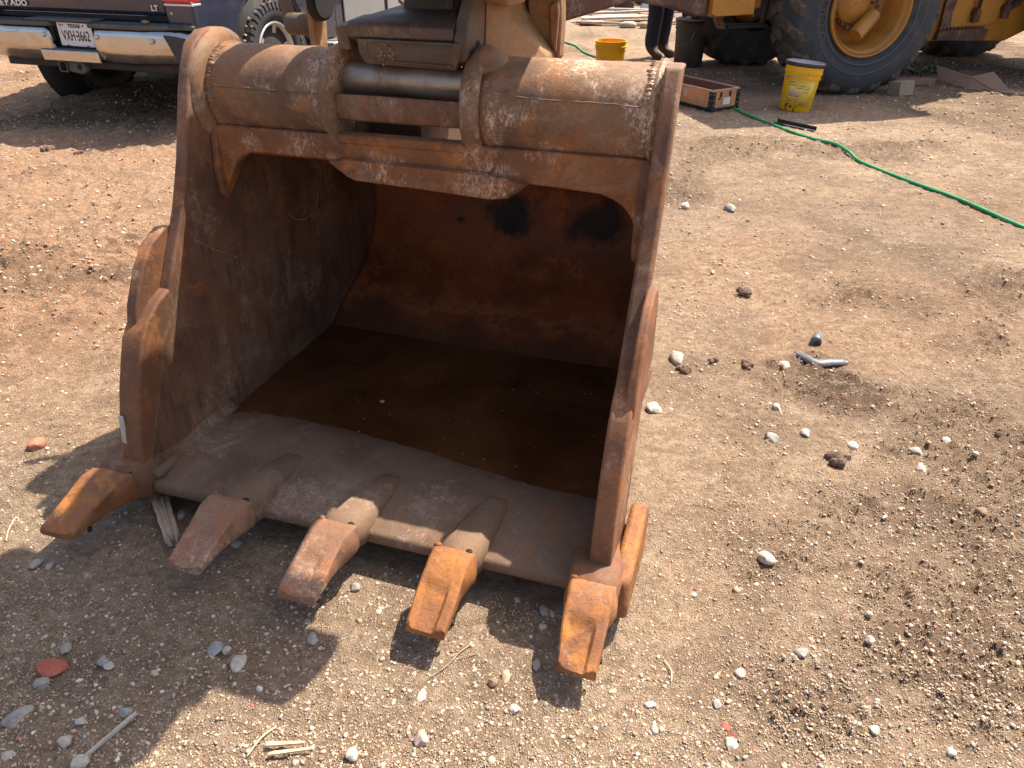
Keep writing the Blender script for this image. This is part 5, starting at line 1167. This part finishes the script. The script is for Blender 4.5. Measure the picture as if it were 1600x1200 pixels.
STONES = [
(-1.003, 1.104, 0.0696, 0.0532, 'brick', 'broken red brick chip lying flat in the shaded dirt at lower left'),
(-1.008, 0.983, 0.0601, 0.0351, 'grey', 'long flat grey stone at the left edge below the red brick chip'),
(-0.995, 1.154, 0.0286, 0.0333, 'grey', 'pale grey stone just above right of the red brick chip'),
(-1.001, 1.064, 0.0327, 0.0274, 'grey', 'flat grey stone just below the red brick chip'),
(-0.883, 0.929, 0.0304, 0.0259, 'pale', 'pale flat stone left of the grey stick in the lower left'),
(-0.804, 0.995, 0.0315, 0.0258, 'bluegrey', 'blue grey stone touching the upper end of the grey stick'),
(-0.834, 0.887, 0.0371, 0.0293, 'pale', 'pale stone cut off by the bottom edge below the grey stick'),
(-0.982, 0.903, 0.0275, 0.0223, 'pale', 'whitish stone in the bottom left corner of the dirt yard'),
(-0.875, 0.976, 0.0234, 0.0222, 'pale', 'small pale stone in the shade left of the grey stick'),
(-0.66, 1.156, 0.0357, 0.0408, 'bluegrey', 'blue grey angular stone in shade ahead of the second bucket tooth'),
(-0.634, 1.149, 0.0214, 0.0221, 'pale', 'small white stone beside the blue grey angular stone'),
(-0.597, 1.116, 0.0336, 0.043, 'pale', 'white speckled stone at the edge of the long shadow'),
(-0.895, 1.121, 0.0253, 0.0252, 'grey', 'rounded grey pebble upper of a pair right of the red brick chip'),
(-0.878, 1.109, 0.0251, 0.0214, 'pale', 'pale pebble lower of a pair right of the red brick chip'),
(-0.452, 1.189, 0.0291, 0.0324, 'grey', 'round grey stone in the sun patch below the middle tooth'),
(-0.311, 0.9, 0.0249, 0.0297, 'white', 'white lumpy stone near the bottom edge beside the wood slivers'),
(-0.179, 0.932, 0.0305, 0.0335, 'pink', 'pinkish round stone near the bottom edge under the fourth tooth'),
(-0.188, 1.035, 0.0202, 0.0334, 'white', 'white upright stone in sun between fourth tooth and pinkish stone'),
(-0.014, 1.09, 0.0207, 0.035, 'tan', 'tan pointed stone between the fourth and fifth bucket teeth'),
(-0.04, 1.069, 0.0246, 0.0206, 'brown', 'brown stone beside the tan pointed stone'),
(0.053, 1.12, 0.0182, 0.0359, 'grey', 'grey oblong stone just left of the fifth tooth tip shadow'),
(0.005, 1.002, 0.0238, 0.0227, 'white', 'white flat stone below the tan pointed stone'),
(0.076, 1.27, 0.0211, 0.0326, 'grey', 'grey rounded stone in the gap left of the fifth bucket tooth'),
(0.094, 1.268, 0.0151, 0.0265, 'tan', 'small tan stone touching the grey rounded stone by the fifth tooth'),
(0.644, 1.428, 0.0454, 0.0348, 'white', 'smooth white oblong stone on the dirt right of the bucket corner'),
(0.612, 2.481, 0.0522, 0.0869, 'pale', 'whitish rock in the clod row beside the bucket right side'),
(0.985, 2.419, 0.0466, 0.0558, 'pale', 'flat pale stone left of the black rubber shard'),
(0.474, 2.146, 0.0555, 0.0508, 'white', 'flat white stone close to the bucket right side plate'),
(0.885, 2.15, 0.0278, 0.047, 'pale', 'small pale stone straight below the black rubber shard'),
(0.815, 1.974, 0.0402, 0.0521, 'grey', 'grey stone casting a shadow left of centre in the right dirt'),
(0.93, 2.002, 0.0325, 0.0354, 'white', 'small white stone right of the grey stone in the right dirt'),
(1.236, 1.899, 0.0333, 0.0495, 'grey', 'round grey stone standing above a flat whitish one'),
(1.216, 1.816, 0.0304, 0.056, 'pink', 'flat whitish pink stone just below the round grey stone'),
(1.076, 1.651, 0.0214, 0.0331, 'brick', 'bright red brick crumb in the right dirt'),
(1.032, 1.893, 0.0352, 0.0329, 'white', 'white stone lying on top of a dark dirt clod'),
(0.491, 1.09, 0.0249, 0.0263, 'pink', 'pinkish angular stone on the gravelly patch at lower right'),
(0.432, 0.965, 0.0168, 0.022, 'brick', 'red brick crumb at the left rim of the gravelly patch'),
(0.44, 0.944, 0.023, 0.0139, 'darkred', 'dark red brick sliver just below the red brick crumb'),
(0.431, 0.925, 0.0253, 0.0303, 'white', 'white stone below the dark red brick sliver'),
(0.426, 1.017, 0.0173, 0.023, 'bluegrey', 'blue grey pebble by the left rim of the gravelly patch'),
(0.639, 1.142, 0.0355, 0.0275, 'grey', 'flat grey mottled stone in the middle of the lower right gravel'),
(0.801, 1.168, 0.0216, 0.0225, 'white', 'white chunky stone right of the flat grey mottled stone'),
(0.724, 0.953, 0.0206, 0.0233, 'pale', 'pale round stone near the bottom right of the yard'),
(0.287, 1.016, 0.0266, 0.0164, 'white', 'thin white stone slab below right of the fifth tooth'),
(0.286, 0.958, 0.0155, 0.0219, 'grey', 'grey pebble uppermost of two near bottom centre right'),
(-1.469, 1.929, 0.0475, 0.0573, 'pinkred', 'reddish lump of clay at the left of the bucket'),
(-1.201, 1.419, 0.0275, 0.0345, 'grey', 'grey stone in front of the first tooth shadow'),
(-1.168, 1.417, 0.0178, 0.0253, 'grey', 'little grey stone right of the one by the first tooth shadow'),
(-1.157, 1.648, 0.032, 0.0302, 'pale', 'pale stone in the shadow left of the first tooth'),
(-0.906, 1.613, 0.0263, 0.0375, 'pink', 'round pinkish stone beside the splintered wood'),
(-0.721, 1.498, 0.0268, 0.0343, 'grey', 'dark grey round stone right of the second tooth'),
(1.217, 4.177, 0.0573, 0.0955, 'grey', 'grey rock on the dirt right of the bucket upper tube'),
(0.98, 4.244, 0.0472, 0.0726, 'pale', 'pale stone left of the grey rock near the bucket upper tube'),
(0.855, 0.906, 0.02, 0.0179, 'white', 'white stone at the bottom edge of the right dirt'),
(1.359, 1.956, 0.028, 0.0344, 'white', 'white pebble in the scattered stones near the right edge'),
(-0.384, 1.347, 0.0282, 0.0282, 'grey', 'pale grey stone behind the middle tooth in the shade'),
(1.28, 1.611, 0.0316, 0.0374, 'brown', 'brown clay lump at the right edge of the yard'),
]
def stone(i, x, y, w, d, kind, label):
    bm = bmesh.new(); bmesh.ops.create_icosphere(bm, subdivisions=3, radius=1); rr = random.Random(100 + i)
    flat = .42 if kind in ('brick', 'darkred') else rr.uniform(.5, .75)
    planes = [(Vector((rr.gauss(0, 1), rr.gauss(0, 1), rr.gauss(0, .6))).normalized(), rr.uniform(.62, .92)) for _ in range(9)]
    for v in bm.verts:
        c = v.co.copy()
        for n_, dd in planes:
            k = c.dot(n_)
            if k > dd: c -= n_ * (k - dd) * .92
        nz = float(fbm(np.array([c.x * 1.7 + i * 3.1 + c.z]), np.array([c.y * 1.7 - c.z]), 1.3, 3, i)[0]); c *= 1 + .16 * nz; v.co = c
    mx = max(v.co.x for v in bm.verts) - min(v.co.x for v in bm.verts); my = max(v.co.y for v in bm.verts) - min(v.co.y for v in bm.verts)
    d = min(d, w * 1.7); hgt = min(w, d) * flat
    for v in bm.verts: v.co.x *= w / mx; v.co.y *= d / my; v.co.z *= hgt / 1.7
    me = bpy.data.meshes.new('stone'); bm.to_mesh(me); bm.free(); me.shade_smooth(); me.set_sharp_from_angle(angle=R(28)); me.materials.append(M['s_' + kind])
    o = link(bpy.data.objects.new('brick_chip' if kind in ('brick', 'darkred') else 'stone', me)); o.location = (x, y, hz(x, y) + hgt * .22); o.rotation_euler = (rr.uniform(-.1, .1), rr.uniform(-.1, .1), rr.uniform(-.25, .25))
    if label.startswith('long flat grey'): o.rotation_euler.z = R(50)
    if label.startswith('smooth white oblong'): o.rotation_euler.z = R(-35)
    if label.startswith('white stone lying on top'): o.location.z += .03
    if label.startswith('blue grey stone touching'): o.location.x += .012
    tag(o, label, 'brick chip' if kind in ('brick', 'darkred') else 'stone')
for i, s_ in enumerate(STONES): stone(i, *s_)

# ------------------------------------------------------------------ standing person (only the legs are in the picture)
def person():
    J = dict(pel=(0, 0, .96, .150, .105), bel=(0, 0, 1.12, .145, .10), che=(0, -.01, 1.33, .165, .11), nek=(0, -.01, 1.50, .062, .060), hed=(0, -.02, 1.60, .072, .080), top=(0, -.01, 1.72, .080, .092),
             hl=(-.10, 0, .88, .112, .110), kl=(-.10, -.02, .50, .092, .092), al=(-.10, .02, .12, .080, .082), fl=(-.11, -.07, .055, .048, .045), tl=(-.12, -.18, .04, .042, .032),
             hr=(.10, 0, .88, .112, .110), kr=(.115, .03, .50, .092, .092), ar=(.125, .08, .12, .080, .082), fr=(.14, 0, .055, .048, .045), tr=(.16, -.11, .04, .042, .032),
             sl=(-.19, 0, 1.42, .065, .065), el=(-.25, .02, 1.13, .045, .045), wl=(-.24, -.12, .90, .030, .032), ml=(-.235, -.17, .84, .038, .018),
             sr=(.19, 0, 1.42, .065, .065), er=(.25, .02, 1.13, .045, .045), wr=(.24, -.12, .90, .030, .032), mr=(.235, -.17, .84, .038, .018))
    E = [('pel', 'bel'), ('bel', 'che'), ('che', 'nek'), ('nek', 'hed'), ('hed', 'top'), ('pel', 'hl'), ('hl', 'kl'), ('kl', 'al'), ('al', 'fl'), ('fl', 'tl'), ('pel', 'hr'), ('hr', 'kr'), ('kr', 'ar'), ('ar', 'fr'), ('fr', 'tr'),
         ('che', 'sl'), ('sl', 'el'), ('el', 'wl'), ('wl', 'ml'), ('che', 'sr'), ('sr', 'er'), ('er', 'wr'), ('wr', 'mr')]
    for s, m in ((-1, 'ml'), (1, 'mr')):
        bx, by, bz_ = J[m][:3]
        for q, ln in enumerate((.062, .072, .068, .052)):
            oy = (q - 1.5) * .019; a = '%s_f%d' % (m, q); b = a + 'b'; c = a + 'c'
            J[a] = (bx, by + oy, bz_ - .045, .0085, .0085); J[b] = (bx - s * .006, by + oy - .004, bz_ - .045 - ln * .55, .0080, .0080); J[c] = (bx - s * .022, by + oy - .004, bz_ - .045 - ln, .0072, .0072)
            E += [(m, a), (a, b), (b, c)]
        a = m + '_t'; J[a] = (bx - s * .008, by - .048, bz_ - .01, .010, .010); J[a + 'b'] = (bx - s * .012, by - .058, bz_ - .05, .009, .009); E += [(m, a), (a, a + 'b')]
    ks = list(J); me = bpy.data.meshes.new('person_body'); me.from_pydata([J[k][:3] for k in ks], [(ks.index(a), ks.index(b)) for a, b in E], [])
    o = link(bpy.data.objects.new('person_body', me)); sk = o.modifiers.new('skin', 'SKIN'); o.modifiers.new('sub', 'SUBSURF').levels = 2; o.modifiers['sub'].render_levels = 2
    for i, k in enumerate(ks): me.skin_vertices[0].data[i].radius = J[k][3:5]; me.skin_vertices[0].data[i].use_root = (k == 'pel')
    dg = bpy.context.evaluated_depsgraph_get(); m2 = bpy.data.meshes.new_from_object(o.evaluated_get(dg)); bpy.data.objects.remove(o)
    for m in ('denim', 'boot', 'shirt', 'skin'): m2.materials.append(M[m])
    for v in m2.vertices:
        if .12 < v.co.z < .85: v.co += v.normal * .006 * float(fbm(np.array([v.co.x * 20 + v.co.z * 9]), np.array([v.co.z * 22.]), 1, 3, 3)[0])
        if v.co.z < .022: v.co.z = .022 * 0
    for p in m2.polygons:
        c = p.center; p.material_index = 1 if c.z < .13 else 0 if (c.z < .99 and abs(c.x) < .205) else 3 if (c.z > 1.50 or (abs(c.x) > .20 and c.z < 1.0)) else 2
    m2.shade_smooth()
    p = thing('person', 'person in dark jeans and brown boots standing behind the grimy pail', 'person', (1.69, 9.60, 0), R(35))
    b = link(bpy.data.objects.new('body', m2)); b.parent = p
    g = G().ellip((0, .0, 1.715), (.092, .105, .085), 1, 3, 0); 
    h = g.ob('hair', M['hair'], p, smooth=True)
    g = G().ellip((0, -.112, 1.63), (.012, .02, .018), 1, 2).ob('nose', M['skin'], p, smooth=True)
    for s in (-1, 1):
        G().ellip((s * .032, -.098, 1.655), (.012, .008, .007), 1, 2).ob('eye', M['hair'], p, smooth=True)
        G().ellip((s * .082, -.01, 1.64), (.012, .022, .030), 1, 2).ob('ear', M['skin'], p, smooth=True)
    G().ellip((0, -.10, 1.592), (.024, .008, .006), 1, 2).ob('mouth', M['s_pink'], p, smooth=True)
person()

# ------------------------------------------------------------------ far scrap: planks, log, basket, tarp, bush
PL = [('bleached plank lying on top of the far scrap pile', 1.60, 13.25, 1.25, .16, .105, 8, 'plank'), ('reddish tipped plank at the right end of the far scrap pile', 2.22, 13.05, .55, .18, .085, -35, 'plank_red'), ('pale plank in the middle layer of the far scrap pile', 1.62, 13.00, 1.10, .13, .065, 2, 'plank'),
      ('long pale plank at the front of the far scrap pile', 1.72, 12.72, 1.35, .12, .012, -3, 'plank'), ('dark plank end at the left front of the far scrap pile', 1.18, 12.85, .40, .10, .02, -12, 'wood_old'), ('grey plank behind the far scrap pile', 1.75, 13.65, 1.0, .10, .02, 12, 'plank'),
      ('plank running out right of the far scrap pile toward the person', 2.35, 12.85, .80, .12, .015, 10, 'plank'), ('thin board leaning over the back of the far scrap pile', 1.85, 13.42, 1.1, .08, .13, 3, 'wood_grey')]
for i, (lab, x, y, L, w_, z, a, m) in enumerate(PL):
    o = G().box(-L / 2, L / 2, -w_ / 2, w_ / 2, 0, .035).ob('plank', M[m], None, bevel=.004); o.location = (x, y, hz(x, y) + z); o.rotation_euler = (R(4 * ((i % 3) - 1)), R(1.5 * ((i % 2) * 2 - 1)), R(a)); tag(o, lab, 'plank', 'planks of the far scrap pile')
for k, (x, y) in enumerate(((1.72, 12.5), (2.0, 12.45))):
    o = G().ellip((0, 0, 0), (.13, .07, .06), k, 2, .12).ob('pale_sack' if k == 0 else 'rock_lump', M['s_pale' if k == 0 else 's_tan'], None, smooth=True); o.location = (x, y, .03); tag(o, ['crumpled pale sack in front of the far scrap pile', 'tan lump at the right front of the far scrap pile'][k], 'sack' if k == 0 else 'stone')
o = splinter('log', (.75, 15.9), (1.75, 16.4), .30, .22, .26, M['wood_old'], 'fallen brown log lying far behind at the top of the picture', 'log', ridges=6, seed=9)
o = G().ellip((0, 0, .05), (.16, .10, .10), 5, 2, .12).ob('stone', M['s_tan'], None, smooth=True); o.location = (1.52, 15.5, 0); tag(o, 'golden tan rock in front of the far log', 'stone')
g = G().lathe([(0, .16), (.26, .20), (.26, .185), (.01, .15), (.01, 0)], (0, 0, 0), 'w', 20); b = thing('mesh_basket', 'dark round basket with a pale handle behind the far planks', 'basket', (1.93, 14.7, 0)); g.ob('basket_body', M['basket'], b, smooth=True)
G().tube(smoothpath([(-.17, 0, .27), (-.16, 0, .40), (.02, 0, .42), (.05, 0, .28)], 5), .012, 6).ob('basket_handle', M['plate_white'], b, smooth=True)
g = G(); g.loft([[(-.35, 0, .0), (-.10, .25, .62), (.55, .30, .66), (.35, -.1, 0)], [(-.30, .12, .0), (-.06, .37, .58), (.60, .42, .62), (.45, .02, 0)]]); o = g.ob('tarp_sheet', M['tarp'], None, bevel=.02); o.location = (2.52, 14.6, 0); tag(o, 'leaning blue grey sheet behind the standing person', 'sheet')
G2 = G().box(-.25, -.20, -.02, .0, .0, .5)
def leaves(name, label, cat, loc, n, rx, rz_, size, mat, seed, kind=None):
    g = np.random.default_rng(seed); c = g.normal(0, 1, (n, 3)); c /= np.linalg.norm(c, axis=1)[:, None]; c *= (g.random(n) ** .4)[:, None] * np.array([rx, rx * .8, rz_]); c[:, 2] = np.abs(c[:, 2]) 
    v = []; f = []
    for i in range(n):
        d = g.normal(0, 1, 3); d /= np.linalg.norm(d); e = np.cross(d, g.normal(0, 1, 3)); e /= np.linalg.norm(e); s = size * g.uniform(.6, 1.3); k = len(v)
        v += [tuple(c[i] - d * s), tuple(c[i] + e * s * .35), tuple(c[i] + d * s), tuple(c[i] - e * s * .35)]; f.append((k, k + 1, k + 2, k + 3))
    me = bpy.data.meshes.new(name); me.from_pydata(v, [], f); me.materials.append(mat); o = link(bpy.data.objects.new(name, me)); o.location = loc
    return o
def plant(name, label, cat, loc, n, rx, rz_, size, mat, seed):
    p = thing(name, label, cat, loc); f = leaves('foliage', '', '', (0, 0, 0), n, rx, rz_, size, mat, seed); f.parent = p; rr = random.Random(seed); g = G()
    for k in range(6):
        a = rr.uniform(0, 6.28); g.tube([(0, 0, 0), (math.cos(a) * rx * .3, math.sin(a) * rx * .3, rz_ * .5), (math.cos(a) * rx * .7, math.sin(a) * rx * .7, rz_ * .9)], [.012 * rx * 3, .008 * rx * 3, .004], 5)
    g.ob('stem', M['wood_old'], p)
plant('green_bush', 'bright green bush at the top edge behind the far planks', 'bush', (2.45, 16.3, 0), 1600, .75, .9, .05, M['leaf'], 1)
plant('grey_bush', 'dull grey green scrub behind the dark basket', 'bush', (1.75, 16.6, 0), 1400, .9, .8, .04, M['weed'], 2)
plant('weed', 'low green weed tuft in shade between the loader tyres', 'weed', (4.25, 8.6, 0), 420, .45, .10, .028, M['weed'], 3)
plant('weed', 'small weed right of the torn cardboard at the right edge', 'weed', (4.95, 7.35, 0), 260, .22, .14, .026, M['weed'], 4)
plant('dry_brush', 'pale dry brush in sun behind the big loader tyre', 'bush', (5.1, 10.6, 0), 1500, .55, .42, .035, M['straw'], 5)
